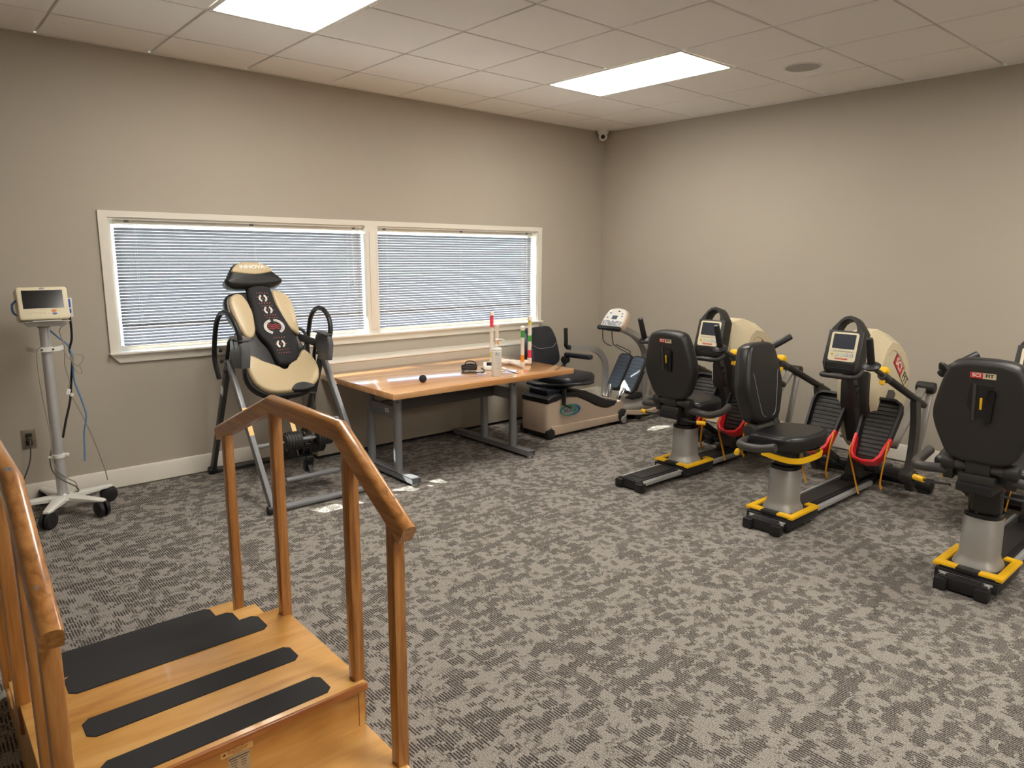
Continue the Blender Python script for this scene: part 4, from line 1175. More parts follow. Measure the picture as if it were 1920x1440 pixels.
b = MB(); b.tube([(-1.51, ny - 0.21, 0.295), (-1.48, ny - 0.23, 0.28), (-1.455, ny - 0.24, 0.268)], 0.010, 10); part('lever_grip', b, 'ink', lv)
b = MB(); b.box((-1.54, ny, 0.395), (0.16, 0.24, 0.05), bevel=0.012, seg=3); part('carriage_cover', b, 'navy', nu)
# front frame: curved neck, arm tubes
b = MB(); b.tube([(-0.20, ny, 0.10), (-0.155, ny, 0.25), (-0.13, ny, 0.42), (-0.14, ny, 0.56), (-0.21, ny, 0.69), (-0.33, ny, 0.785), (-0.47, ny, 0.845), (-0.56, ny, 0.875)], 0, flat=(0.085, 0.050), up0=(1, 0, 0), sub=5); part('console_neck', b, 'silver', nu, angle=50)
for sg, ex in ((1, -1.10), (-1, -1.02)):
    y = ny + sg * 0.27
    if sg > 0: pts = [(-0.62, ny + 0.13, 0.20), (-0.52, y - 0.06, 0.34), (-0.48, y - 0.02, 0.50), (-0.53, y, 0.60), (-0.64, y, 0.655), (-0.78, y, 0.675), (-0.96, y, 0.695)]
    else: continue
    b = MB(); b.tube(pts, 0, flat=(0.035, 0.055), up0=(1, 0, 0), sub=5); part('arm_tube', b, 'silver', nu, angle=50)
    b = MB(); b.tube([pts[-1], (-1.00, y, 0.702), (-1.025, y - 0.01, 0.720), (-1.035, y - 0.02, 0.765), (-1.042, y - 0.02, 0.885)], [0.016] * 12 + [0.019] * 40, 12); part('hand_grip', b, 'black', nu)
    b = MB(); b.cyl((-0.985, y, 0.68), (-0.985, y, 0.72), 0.020, n=14, bevel=0.004); part('grip_lock', b, 'black', nu)
# console
cl_ = math.radians(38)
fcn = frame((-0.70, ny, 0.890), (0, -1, 0), (math.sin(cl_), 0, math.cos(cl_)))
sg = 1 if (fcn(0, 0, 1) - fcn(0, 0, 0)).x < 0 else -1
fcn2 = lambda u, v, d: fcn(u, v, sg * d)
co = spline([(-0.115, 0.0), (-0.135, 0.06), (-0.128, 0.14), (-0.095, 0.195), (0.0, 0.215), (0.095, 0.195), (0.128, 0.14), (0.135, 0.06), (0.115, 0.0), (0.0, -0.012)], 4)
b = MB(); b.pad(co, fcn2, -0.055, 0.012, 0.012, 3); con = part('console', b, 'nutan', nu)
b = MB(); b.prism([(u * 0.90, v * 0.93 + 0.006) for u, v in co], fcn2, 0.010, 0.0135, 0.001, 1); part('console_face', b, 'white', con)
b = MB(); b.prism([(-0.105, 0.012), (0.105, 0.012), (0.118, 0.060), (0.05, 0.070), (0.0, 0.045), (-0.05, 0.070), (-0.118, 0.060)], fcn2, 0.0125, 0.0148); part('key_panel', b, 'btn_grey', con)
b = MB(); b.prism(rrect(0.062, 0.040, 0.004, 3, 0, 0.105), fcn2, 0.0125, 0.0150); part('display', b, 'slate', con)
for u, v, mt in ((-0.085, 0.050, 'white'), (-0.060, 0.040, 'white'), (-0.080, 0.025, 'white'), (-0.048, 0.022, 'white'), (0, 0.022, 'btn_green'), (0.085, 0.050, 'white'), (0.062, 0.035, 'white'), (0.088, 0.026, 'white'), (0, 0.060, 'inkblue'), (-0.085, 0.10, 'btn_blue'), (-0.07, 0.15, 'btn_blue'), (0.07, 0.15, 'btn_grey'), (0.08, 0.12, 'btn_grey'), (0.02, 0.175, 'ink')):
    b = MB(); b.prism(arc(u, v, 0.011, 0.007, 0, 330, 11), fcn2, 0.0128, 0.0162); part('key', b, mt, con)
b = MB(); b.cyl(fcn2(-0.15, -0.008, 0.0), fcn2(0.12, -0.008, 0.0), 0.022, n=18, bevel=0.008); part('console_bar', b, 'black', con)
b = MB()
b.tube([fcn2(0.03, -0.02, 0.01), (-0.72, ny - 0.05, 0.76), (-0.70, ny - 0.07, 0.72), (-0.66, ny - 0.19, 0.665), (-0.645, ny - 0.20, 0.675), (-0.65, ny - 0.18, 0.69), (-0.69, ny - 0.06, 0.735)], 0.0045, 8, sub=5)
b.tube([fcn2(-0.08, -0.02, 0.01), (-0.72, ny + 0.07, 0.77), (-0.705, ny + 0.03, 0.73), (-0.70, ny - 0.02, 0.72)], 0.0045, 8)
part('bottle_holder', b, 'ink', nu)
# pedals
for sg, dx in ((-1, -0.07), (1, -0.02)):
    y = ny + sg * 0.105
    tlt = math.radians(32)
    fpd = frame((-0.50 + dx, y, 0.285), (0, -1, 0), (math.sin(tlt), 0, math.cos(tlt)))
    s2 = 1 if (fpd(0, 0, 1) - fpd(0, 0, 0)).x < 0 else -1
    fp2 = lambda u, v, d, f_=fpd, s_=s2: f_(u, v, s_ * d)
    b = MB(); b.pad(rrect(0.165, 0.39, 0.045, 6, 0, 0.175), fp2, -0.028, 0.010, 0.008, 3); pd = part('foot_pedal', b, 'black', nu)
    b = MB(); b.prism(rrect(0.138, 0.355, 0.035, 5, 0, 0.176), fp2, 0.008, 0.0125); tp = part('tread_pad', b, 'slate', pd)
    for k in range(8):
        b = MB(); b.prism([(-0.066, 0.045 + 0.038 * k), (0.066, 0.045 + 0.038 * k), (0.066, 0.048 + 0.038 * k), (-0.066, 0.048 + 0.038 * k)], fp2, 0.012, 0.0136); part('tread_groove', b, 'ink', pd)
    b = MB(); b.prism([(-0.07, 0.05), (-0.07, 0.26), (-0.02, 0.23), (0.0, 0.15)], lambda u, v, d, f_=fp2: f_(d, v, u - 0.02), -0.05, 0.05, 0.004); part('pedal_bracket', b, 'black', pd)
    b = MB(); b.beam((-0.53 + dx, y, 0.32), (-0.60 + dx, y - sg * 0.03, 0.17), 0.045, 0.03, (1, 0, 0), 0.004); part('pedal_arm', b, 'chrome', nu)
b = MB(); b.cyl((-0.315, ny - 0.10, 0.37), (-0.30, ny - 0.11, 0.10), 0.008, n=10); part('push_rod', b, 'silver', nu)
# front foot: flywheel cover and bowed front tube
b = MB(); b.pad(spline([(-0.74, -0.10), (-0.74, 0.10), (-0.50, 0.15), (-0.25, 0.14), (-0.05, 0.06), (-0.05, -0.06), (-0.25, -0.14), (-0.50, -0.15)], 3), lambda u, v, d: (u, ny + v, 0.06 + d), 0.0, 0.105, 0.04, 4); part('front_cover', b, 'silver', nu)
b = MB(); b.tube([(-0.66, ny - 0.175, 0.105), (-0.50, ny - 0.215, 0.088), (-0.32, ny - 0.22, 0.078), (-0.16, ny - 0.17, 0.080), (-0.06, ny - 0.08, 0.085), (-0.04, ny, 0.085), (-0.06, ny + 0.08, 0.085)], 0, flat=(0.045, 0.035), up0=(0, 0, 1), sub=5); part('bowed_tube', b, 'nutan', nu, angle=50)
b = MB(); b.tube([(-0.17, ny - 0.176, 0.082), (-0.12, ny - 0.146, 0.084)], 0, smooth=False, flat=(0.050, 0.042)); part('tube_band', b, 'yellow', nu)
b = MB(); b.cyl((-0.70, ny - 0.19, 0.085), (-0.70, ny - 0.150, 0.085), 0.058, n=26, bevel=0.006); part('crank_cover', b, 'ink', nu)
b = MB(); b.beam((-0.665, ny - 0.20, 0.11), (-0.70, ny - 0.20, 0.045), 0.012, 0.022, (1, 0, 0), 0.003); b.cyl((-0.70, ny - 0.205, 0.042), (-0.70, ny - 0.185, 0.042), 0.033, n=22, bevel=0.004); part('crank', b, 'silver', nu)
b = MB(); b.cyl((-0.43, ny - 0.17, 0.028), (-0.43, ny + 0.17, 0.028), 0.028, n=20, bevel=0.008); part('stabilizer_bar', b, 'black', nu)
for y in (ny - 0.15, ny + 0.15):
    b = MB(); b.cyl((-0.43, y, 0.0), (-0.43, y, 0.02), 0.022, n=16); part('foot_glide', b, 'ink', nu)
b = MB(); b.box((-0.30, ny + 0.02, 0.175), (0.16, 0.10, 0.05), Euler((0, -0.3, 0)), 0.015, 3); part('hub_cover', b, 'black', nu)

# ================================================================== RECUMBENT STEPPERS (three alike, in a row along the right wall)
cy = -2.225
SEATX = -1.515
ms = thing('recumbent_stepper', (-1.2, cy, 0), 'black and tan recumbent stepper nearest the window, its seat turned to the wall', 'exercise machine', 'recumbent steppers along the right wall')
yv = lambda v: cy + v
# --- floor frame
b = MB()
b.box((-1.50, cy, 0.045), (1.24, 0.155, 0.055), bevel=0.006)
b.box((-0.80, cy, 0.060), (0.46, 0.11, 0.085), bevel=0.010)
part('main_beam', b, 'black', ms)
b = MB(); b.box((-1.50, cy, 0.0745), (1.10, 0.10, 0.004)); part('beam_cover', b, 'darkgrey', ms)
for sg in (-1, 1):
    b = MB(); b.box((-1.50, yv(sg * 0.091), 0.052), (1.22, 0.026, 0.026), bevel=0.003); b.box((-1.50, yv(sg * 0.091), 0.067), (1.20, 0.012, 0.006), bevel=0.001); part('rail', b, 'alu', ms)
b = MB()
b.box((-2.115, cy, 0.038), (0.030, 0.205, 0.060), bevel=0.006)
for sg in (-1, 1): b.box((-2.120, yv(sg * 0.085), 0.030), (0.055, 0.058, 0.060), bevel=0.008)
part('rear_foot', b, 'black', ms)
b = MB()
for k in range(7): b.box((-1.06 + 0.012 * k, yv(0.02), 0.0775), (0.004, 0.05, 0.003))
part('vent_slots', b, 'ink', ms)
b = MB(); b.cyl((-0.665, yv(-0.385), 0.058), (-0.665, yv(0.385), 0.058), 0.036, n=26, bevel=0.006); part('stabilizer', b, 'blackgloss', ms)
for sg in (-1, 1):
    b = MB(); b.cyl((-0.665, yv(sg * 0.30), 0.056), (-0.665, yv(sg * 0.395), 0.056), 0.046, n=26, bevel=0.008); b.box((-0.665, yv(sg * 0.35), 0.012), (0.07, 0.07, 0.024), bevel=0.004); part('stabilizer_cap', b, 'darkgrey', ms)
b = MB(); b.cyl((-0.90, yv(-0.37), 0.158), (-0.90, yv(0.37), 0.158), 0.030, n=24); part('cross_shaft', b, 'black', ms)
b = MB(); b.prism([(-1.00, 0.05), (-0.70, 0.05), (-0.78, 0.20), (-0.84, 0.33), (-0.90, 0.33), (-0.96, 0.18)], lambda u, v, d: (u, yv(d), v), -0.055, 0.055, 0.008); part('pivot_bracket', b, 'charcoal', ms)
b = MB(); b.beam((-0.90, yv(-0.03), 0.20), (-1.06, yv(-0.03), 0.60), 0.05, 0.035, (0, 1, 0), 0.004); b.beam((-1.05, yv(-0.03), 0.58), (-1.19, yv(-0.01), 0.84), 0.050, 0.045, (0, 1, 0), 0.004); part('console_post', b, 'charcoal', ms)
for z in (0.70, 0.74):
    b = MB(); b.cyl((-1.135 - (z - 0.70) * 0.5, yv(-0.040), z), (-1.135 - (z - 0.7) * 0.5, yv(-0.058), z), 0.009, n=12); part('bolt', b, 'ink', ms)
# --- tan housing: side outline lofted through a chamfer
side = [(-1.02, 0.62), (-1.03, 0.74), (-1.005, 0.84), (-0.93, 0.965), (-0.86, 1.005), (-0.74, 0.985), (-0.62, 0.915), (-0.53, 0.815), (-0.50, 0.70), (-0.53, 0.60), (-0.60, 0.46), (-0.70, 0.30), (-0.80, 0.26), (-0.90, 0.34)]
mid = [(-1.06, 0.62), (-1.08, 0.76), (-1.08, 0.90), (-1.065, 1.075), (-0.93, 1.09), (-0.76, 1.045), (-0.57, 0.945), (-0.48, 0.84), (-0.45, 0.70), (-0.48, 0.59), (-0.57, 0.44), (-0.68, 0.27), (-0.80, 0.23), (-0.93, 0.33)]
sh = MB()
sm = lambda pl: spline(pl, 1)
sh.loft([[(x, yv(-0.128), z) for x, z in side], [(x, yv(-0.118), z) for x, z in [(p[0] * 0.85 + q[0] * 0.15, p[1] * 0.85 + q[1] * 0.15) for p, q in zip(side, mid)]], [(x, yv(-0.055), z) for x, z in mid], [(x, yv(0.055), z) for x, z in mid],
         [(x, yv(0.118), z) for x, z in [(p[0] * 0.85 + q[0] * 0.15, p[1] * 0.85 + q[1] * 0.15) for p, q in zip(side, mid)]], [(x, yv(0.128), z) for x, z in side]])
hs = part('housing', sh, 'tan', ms, angle=24)
# dark lower front of the housing
b = MB(); b.prism([(-1.085, 0.60), (-1.10, 0.74), (-1.085, 0.83), (-1.00, 0.80), (-0.96, 0.62), (-0.86, 0.36), (-0.93, 0.32), (-1.00, 0.45)], lambda u, v, d: (u, yv(d), v), -0.090, 0.080, 0.01); part('front_cowl', b, 'darkgrey', ms)
b = MB(); b.tube([(-0.90, yv(-0.1285), 0.925), (-0.86, yv(-0.1285), 0.950), (-0.80, yv(-0.1285), 0.945), (-0.72, yv(-0.1285), 0.900), (-0.65, yv(-0.1285), 0.845), (-0.62, yv(-0.1285), 0.81)], 0.0035, 6); part('crease', b, 'nutan', hs)
# slanted brand plate on the side of the housing
la = math.radians(-40)
for side_y, ux in ((-0.128, (math.cos(la), 0, math.sin(la))), (0.128, (-math.cos(la), 0, math.sin(la)))):
    s_ = -1 if side_y < 0 else 1
    fl_ = frame((-0.665, yv(side_y + s_ * 0.0005), 0.79), ux, (0, 0, 1))
    b = MB(); b.prism(rrect(0.335, 0.076, 0.006, 3, 0, 0), fl_, -0.001, 0.0016); pl = part('brand_plate', b, 'ink', hs)
    b = MB(); b.prism(rrect(0.165, 0.068, 0.003, 3, -0.080, 0), fl_, 0.0012, 0.0026); part('brand_field', b, 'inkred', pl)
    b = MB(); b.prism(rrect(0.155, 0.068, 0.003, 3, 0.084, 0), fl_, 0.0012, 0.0026); part('brand_field', b, 'tan', pl)
    uyv = fl_(0, 1, 0) - fl_(0, 0, 0)
    text('brand_lettering', 'SCI', 0.072, 'inkwhite', pl, fl_(-0.082, 0.002, 0.003), ux, uyv, 0.0005, bold=0.001, sx=1.15)
    text('brand_lettering', 'FIT', 0.072, 'ink', pl, fl_(0.084, 0.002, 0.003), ux, uyv, 0.0005, bold=0.001, sx=1.15)
# rear linkage beyond the housing
for v, dx in ((-0.17, 0.0), (0.17, 0.03)):
    b = MB(); b.beam((-0.80 + dx, yv(v), 0.30), (-0.36 + dx, yv(v), 0.655), 0.030, 0.055, (0, 1, 0), 0.004); lk = part('link_bar', b, 'silver', ms)
    b = MB(); b.beam((-0.33 + dx, yv(v - 0.04), 0.64), (-0.46 + dx, yv(v - 0.04), 0.12), 0.026, 0.040, (0, 1, 0), 0.004); part('link_bar', b, 'silver', ms)
    b = MB(); b.cyl((-0.345 + dx, yv(v - 0.075), 0.655), (-0.345 + dx, yv(v + 0.045), 0.655), 0.040, n=24, bevel=0.010); part('link_cap', b, 'darkgrey', lk)
b = MB(); b.beam((-0.665, cy, 0.08), (-0.42, cy, 0.06), 0.10, 0.05, (0, 0, 1), 0.006); b.box((-0.43, cy, 0.03), (0.06, 0.38, 0.06), bevel=0.010); part('front_foot', b, 'black', ms)
# --- console, leaning back to the user
lc = math.radians(14)
fc = frame((-1.275, cy, 0.985), (0, -1, 0), (math.sin(lc), 0, math.cos(lc)))
sc_ = 1 if (fc(0, 0, 1) - fc(0, 0, 0)).x < 0 else -1
fcc = lambda u, v, d: fc(u * 0.93, v * 0.96, sc_ * d)
outl = [(-0.125, -0.105), (-0.118, 0.110), (-0.108, 0.128), (-0.055, 0.190), (-0.030, 0.208), (0.0, 0.213), (0.030, 0.208), (0.055, 0.190), (0.108, 0.128), (0.118, 0.110), (0.125, -0.105), (0.105, -0.150), (0.085, -0.160), (-0.085, -0.160), (-0.105, -0.150)]
hole_ = [(0.060, 0.128), (0.058, 0.150), (0.040, 0.178), (0.018, 0.192), (0.0, 0.195), (-0.018, 0.192), (-0.040, 0.178), (-0.058, 0.150), (-0.060, 0.128)]
# shell = outer body up to the hole's sill, plus an arched handle above it
b = MB()
b.pad([(-0.125, -0.105), (-0.117, 0.118), (0.117, 0.118), (0.125, -0.105), (0.105, -0.150), (0.085, -0.160), (-0.085, -0.160), (-0.105, -0.150)][::-1], fcc, -0.085, 0.012, 0.012, 3)
con = part('console', b, 'darkgrey', ms)
hout = [(0.117, 0.112), (0.108, 0.132), (0.060, 0.192), (0.035, 0.212), (0.0, 0.220), (-0.035, 0.212), (-0.060, 0.192), (-0.108, 0.132), (-0.117, 0.112)]
hin = [(0.062, 0.112), (0.060, 0.138), (0.046, 0.168), (0.024, 0.186), (0.0, 0.192), (-0.024, 0.186), (-0.046, 0.168), (-0.060, 0.138), (-0.062, 0.112)]
b = MB()
rg = []
for (a, c) in zip(hout, hin):
    rg.append([fcc(a[0], a[1], -0.080), fcc(a[0] * 0.98, a[1], -0.004), fcc(a[0] * 0.94, a[1] - 0.006, 0.006), fcc(c[0] * 1.04, c[1] + 0.004, 0.006), fcc(c[0], c[1], -0.004), fcc(c[0], c[1], -0.080)])
b.loft(rg); part('carry_handle', b, 'darkgrey', con, angle=50)
b = MB(); b.prism(rrect(0.182, 0.190, 0.016, 5, 0.0, 0.010), fcc, 0.010, 0.0145, 0.001, 1); face = part('key_panel', b, 'cream', con)
b = MB(); b.prism(rrect(0.148, 0.096, 0.003, 3, 0, 0.045), fcc, 0.0138, 0.0160); part('display', b, 'lcd', con)
for k in range(6):
    b = MB(); b.prism(rrect(0.021, 0.010, 0.003, 3, -0.062 + 0.0248 * k, -0.017), fcc, 0.0138, 0.0162); kk = part('key', b, 'btn_grey', face)
    b = MB(); b.prism(rrect(0.017, 0.0065, 0.002, 3, -0.062 + 0.0248 * k, -0.017), fcc, 0.016, 0.0168); part('key_top', b, 'cream', face)
for u, mt, w in ((-0.064, 'btn_yellow', 0.019), (-0.033, 'btn_grey', 0.021), (0.0, 'btn_green', 0.024), (0.032, 'btn_blue', 0.021), (0.063, 'btn_blue', 0.021)):
    b = MB(); b.prism(rrect(w, 0.021, 0.005 if u else 0.0104, 4, u, -0.043), fcc, 0.0138, 0.0164); part('key', b, mt, face)
    b = MB(); b.prism(rrect(w - 0.006, 0.015, 0.003, 4, u, -0.043), fcc, 0.0163, 0.0170); part('key_top', b, 'white' if u > -0.06 else 'btn_yellow', face)
    b = MB(); b.prism([(u - 0.004, -0.046), (u + 0.004, -0.046), (u, -0.039)], fcc, 0.0168, 0.0175); part('key_symbol', b, mt if u > -0.06 else 'ink', face)
b = MB(); b.prism(rrect(0.086, 0.006, 0.002, 3, 0.0, -0.070), fcc, 0.0138, 0.0160); part('red_stripe', b, 'inkred', face)
b = MB(); b.prism(rrect(0.110, 0.0012, 0.0005, 2, 0.0, -0.063), fcc, 0.0138, 0.0155); part('fine_line', b, 'inkbrown', face)
b = MB(); b.prism([(-0.100, -0.095), (0.100, -0.095), (0.098, -0.150), (-0.098, -0.150)], fcc, 0.006, 0.0135, 0.002, 1); gr = part('speaker_slot', b, 'blackgloss', con)
for k in range(4):
    b = MB(); b.prism(rrect(0.18, 0.004, 0.0015, 3, 0, -0.101 - 0.010 * k), fcc, 0.0125, 0.0160); part('louvre', b, 'black', gr)
b = MB(); b.prism(rrect(0.020, 0.034, 0.004, 3, 0.0, 0.0), lambda u, v, d: fcc(0.1215 + d, v - 0.02, -0.030 + u), -0.002, 0.0015); part('port', b, 'ink', con)
b = MB(); b.tube([fcc(-0.09, -0.150, -0.05), fcc(-0.10, -0.175, 0.0), fcc(-0.085, -0.188, 0.05), fcc(0.0, -0.190, 0.062), fcc(0.085, -0.188, 0.05), fcc(0.115, -0.175, 0.0), fcc(0.125, -0.130, -0.05)], 0.0155, 12); part('console_bar', b, 'darkgrey', ms)
# --- pedals
for sg, dx, nm in ((1, -0.065, 'left'), (-1, -0.03, 'right')):
    y = yv(sg * 0.165)
    tp_ = math.radians(32)
    fp = frame((-1.150 + dx, y, 0.290), (0, -1, 0), (math.sin(tp_), 0, math.cos(tp_)))
    s2 = 1 if (fp(0, 0, 1) - fp(0, 0, 0)).x < 0 else -1
    g = lambda u, v, d, f_=fp, s_=s2: f_(u * 1.12, v, s_ * d)
    po = [(-0.070, 0.0), (-0.092, 0.14), (-0.102, 0.34), (-0.092, 0.395), (-0.06, 0.418), (0.06, 0.418), (0.092, 0.395), (0.102, 0.34), (0.092, 0.14), (0.070, 0.0), (0.045, -0.015), (-0.045, -0.015)]
    b = MB(); b.pad(po[::-1], g, -0.030, -0.004, 0.006, 2); pd = part('foot_pedal', b, 'black', ms)
    # raised rim
    rim = [(-0.088, 0.13), (-0.099, 0.34), (-0.088, 0.39), (-0.056, 0.412), (0.056, 0.412), (0.088, 0.39), (0.099, 0.34), (0.088, 0.13)]
    b = MB(); b.tube([g(u, v, 0.004) for u, v in rim], 0, smooth=False, flat=(0.016, 0.042), up0=g(0, 0, 1) - g(0, 0, 0)); part('pedal_rim', b, 'black', pd, angle=50)
    for k in range(13):
        v = 0.02 + 0.029 * k
        w = 0.060 + 0.022 * min(1, v / 0.3)
        b = MB(); b.prism([(-w, v), (w, v), (w, v + 0.021), (-w, v + 0.021)], g, -0.005, 0.001, 0.002, 1); part('tread_rib', b, 'tread', pd)
    heel = [(-0.092, 0.150), (-0.085, 0.09), (-0.078, 0.02), (-0.055, -0.022), (0.0, -0.035), (0.055, -0.022), (0.078, 0.02), (0.085, 0.09), (0.092, 0.150)]
    hts = [0.030, 0.050, 0.062, 0.066, 0.068, 0.066, 0.062, 0.050, 0.030]
    rg = []
    P = heel
    for i, (u, v) in enumerate(P):
        t = Vector(P[min(i + 1, 8)]) - Vector(P[max(i - 1, 0)]); t.normalize(); n2 = Vector((t.y, -t.x)) * 0.006
        h = hts[i]
        rg.append([g(u - n2.x, v - n2.y, -0.02), g(u + n2.x, v + n2.y, -0.02), g(u + n2.x * 1.5, v + n2.y * 1.5, h - 0.004), g(u, v, h), g(u - n2.x * 1.2, v - n2.y * 1.2, h - 0.004)])
    b = MB(); b.loft(rg); part('heel_cup', b, 'red', pd, 'red heel cup', angle=50)
    up_ = g(0, 0, 1) - g(0, 0, 0)
    b = MB(); b.tube([g(0.095, 0.125, 0.035), g(0.100, 0.08, 0.040), g(0.100, 0.02, 0.030), (-1.14 + dx, y - 0.088, 0.155), (-1.10 + dx, y - 0.085, 0.10)], 0, flat=(0.020, 0.004), up0=(0, 1, 0), sub=4); part('strap', b, 'orange', pd)
    b = MB(); b.tube([g(-0.088, 0.06, 0.050), g(-0.080, 0.0, 0.055), (-1.17 + dx, y + 0.055, 0.15), (-1.18 + dx, y + 0.02, 0.06)], 0, flat=(0.020, 0.004), up0=(0, 1, 0), sub=4); part('strap', b, 'orange', pd)
    b = MB(); b.beam((-1.06 + dx, y, 0.30), (-0.90, yv(sg * 0.14), 0.16), 0.05, 0.035, (0, 1, 0), 0.005); b.beam((-0.975 + dx, y, 0.42), (-0.83, yv(sg * 0.14), 0.68), 0.05, 0.040, (0, 1, 0), 0.005); part('pedal_arm', b, 'charcoal', ms)
# --- swinging arms with handles
for sg in (1, -1):
    y = yv(sg * 0.315)
    b = MB(); b.tube([(-0.905, y, 0.158), (-0.872, y, 0.26), (-0.858, y, 0.40), (-0.868, y, 0.53), (-0.905, y, 0.665)], 0, flat=(0.038, 0.072), up0=(1, 0, 0), sub=4); part('swing_arm', b, 'charcoal', ms, angle=50)
    b = MB(); b.cyl((-0.90, y - 0.04, 0.158), (-0.90, y + 0.04, 0.158), 0.046, n=22, bevel=0.006); b.prism([(-0.95, 0.16), (-0.85, 0.16), (-0.80, 0.07), (-0.86, 0.045)], lambda u, v, d: (u, d, v), y - 0.02, y + 0.02, 0.004); part('arm_pivot', b, 'charcoal', ms)
    b = MB(); b.cyl((-0.745, y, 0.602), (-1.46, y, 0.880), 0.0215, n=18, bevel=0.004); tb_ = part('arm_tube', b, 'darkgrey', ms)
    b = MB(); b.cyl((-1.44, y, 0.872), (-1.60, y, 0.935), 0.0150, n=16); b.cyl((-1.38, y, 0.845), (-1.47, y, 0.880), 0.026, n=18, bevel=0.004); part('inner_tube', b, 'charcoal', tb_)
    b = MB()
    b.prism(rrect(0.052, 0.040, 0.014, 4, 0, 0.026), frame((-1.455, y, 0.880), (0, 1, 0), (0.36, 0, 0.93)), -0.024, 0.024, 0.008, 2)
    b.prism(rrect(0.026, 0.050, 0.010, 4, 0, -0.030), frame((-1.44, y, 0.872), (0, 1, 0), (0.36, 0, 0.93)), -0.012, 0.012, 0.004, 2)
    part('lock_lever', b, 'yellow', tb_, 'yellow lock lever')
    org = Vector((-1.625, y, 0.945))
    b = MB()
    dA = Vector((-0.36, 0, 0.93)).normalized()
    b.cyl(org - dA * 0.008, org + dA * 0.175, 0.0205, 0.019, 18, 0.006)
    b.lathe([(0, -0.018), (0.030, -0.016), (0.047, -0.004), (0.049, 0.004), (0.040, 0.012), (0.022, 0.020), (0, 0.020)], org, dA.to_track_quat('Z', 'Y').to_matrix(), 26)
    b.cyl(org + Vector((0.03, 0, -0.012)), org, 0.020, n=14)
    part('hand_grip', b, 'black', ms, origin=org)
# --- sliding carriage with the seat column
b = MB()
b.box((SEATX, cy, 0.056), (0.355, 0.262, 0.058), bevel=0.006)
b.box((SEATX, cy, 0.090), (0.335, 0.235, 0.014), bevel=0.004)
car = part('carriage', b, 'black', ms)
for sg in (-1, 1):
    b = MB()
    # yellow release bracket: L shaped with bent tip
    pr = [(-0.165, 0.045), (-0.165, 0.145), (0.155, 0.145), (0.165, 0.075), (0.120, 0.070), (0.115, 0.108), (-0.110, 0.108), (-0.118, 0.045)]
    b.prism([(SEATX + u, yv(sg * v)) for u, v in pr], lambda u, v, d: (u, v, d), 0.088, 0.108, 0.006, 2)
    part('release_bracket', b, 'yellow', car, 'yellow release bracket')
b = MB(); b.box((SEATX - 0.150, cy, 0.098), (0.050, 0.094, 0.022), bevel=0.004); part('bracket_bridge', b, 'ink', car)
b = MB(); b.box((SEATX - 0.176, yv(0.0), 0.068), (0.006, 0.225, 0.010), bevel=0.001); part('edge_trim', b, 'alu', car)
cc_ = Vector((SEATX, cy, 0))
def oval(r, z, k=1.0):
    return [(cc_.x + r * 1.0 * math.copysign(abs(math.cos(a)) ** 0.75, math.cos(a)), cc_.y + r * 0.92 * math.copysign(abs(math.sin(a)) ** 0.75, math.sin(a)), z) for a in [2 * PI * q / 36 for q in range(36)]]
b = MB(); b.loft([oval(0.112, 0.096), oval(0.108, 0.110), oval(0.096, 0.128), oval(0.090, 0.150), oval(0.086, 0.352), oval(0.083, 0.356)]); part('seat_column', b, 'silver', ms)
b = MB(); b.loft([oval(0.0868, 0.340), oval(0.0868, 0.360), oval(0.078, 0.364)]); part('column_collar', b, 'blackgloss', ms)
b = MB(); b.cyl((SEATX, cy, 0.30), (SEATX, cy, 0.455), 0.070, n=28); part('inner_column', b, 'blackgloss', ms)
# --- swivel seat group: everything below turns about the column axis
AX = Vector((SEATX, cy, 0.455))
seat_parts = []
def sp_(nm, b, mt, par=None, lab=None, angle=38):
    o = part(nm, b, mt, par or ms, lab, origin=AX if par is None else None, angle=angle)
    if par is None: seat_parts.append(o)
    return o
fs = lambda u, v, d: (SEATX + v, cy + u, 0.485 + d + 0.05 * v)
so_ = spline([(-0.165, -0.145), (0.165, -0.145), (0.205, -0.07), (0.222, 0.04), (0.205, 0.115), (0.11, 0.172), (0.0, 0.182), (-0.11, 0.172), (-0.205, 0.115), (-0.222, 0.04), (-0.205, -0.07)], 4)
b = MB(); b.pad(so_, fs, 0.0, 0.080, 0.030, 5, 0.006); se = sp_('seat', b, 'vinyl')
b = MB(); b.tube([fs(u * 0.90, v * 0.88, 0.0795) for u, v in so_], 0.0018, 6, smooth=False, closed=True); part('piping', b, 'charcoal', se)
b = MB(); b.lathe([(0, -0.005), (0.10, -0.005), (0.175, 0.032), (0, 0.032)], (SEATX, cy, 0.452), n=36); sp_('seat_pan', b, 'darkgrey')
lb = math.radians(9)
BX = 0.175
fbk = frame((SEATX - BX, cy, 0.572), (0, -1, 0), (-math.sin(lb), 0, math.cos(lb)))
s3 = 1 if (fbk(0, 0, 1) - fbk(0, 0, 0)).x > 0 else -1
gb = lambda u, v, d: fbk(u * 0.93, v * 0.91, s3 * d)
bo = spline([(-0.125, 0.02), (-0.175, 0.10), (-0.215, 0.225), (-0.200, 0.34), (-0.160, 0.475), (-0.115, 0.520), (0.0, 0.532), (0.115, 0.520), (0.160, 0.475), (0.200, 0.34), (0.215, 0.225), (0.175, 0.10), (0.125, 0.02), (0.0, 0.005)], 4)
b = MB(); b.pad(bo, gb, -0.020, 0.055, 0.030, 5, 0.004); bk_ = sp_('backrest', b, 'vinyl')
stitch = spline([(-0.070, 0.06), (-0.100, 0.14), (-0.135, 0.30), (-0.128, 0.36), (0.128, 0.36), (0.135, 0.30), (0.100, 0.14), (0.070, 0.06), (0.0, 0.045)], 4)
st_ = [p for p in stitch if p[1] < 0.345]
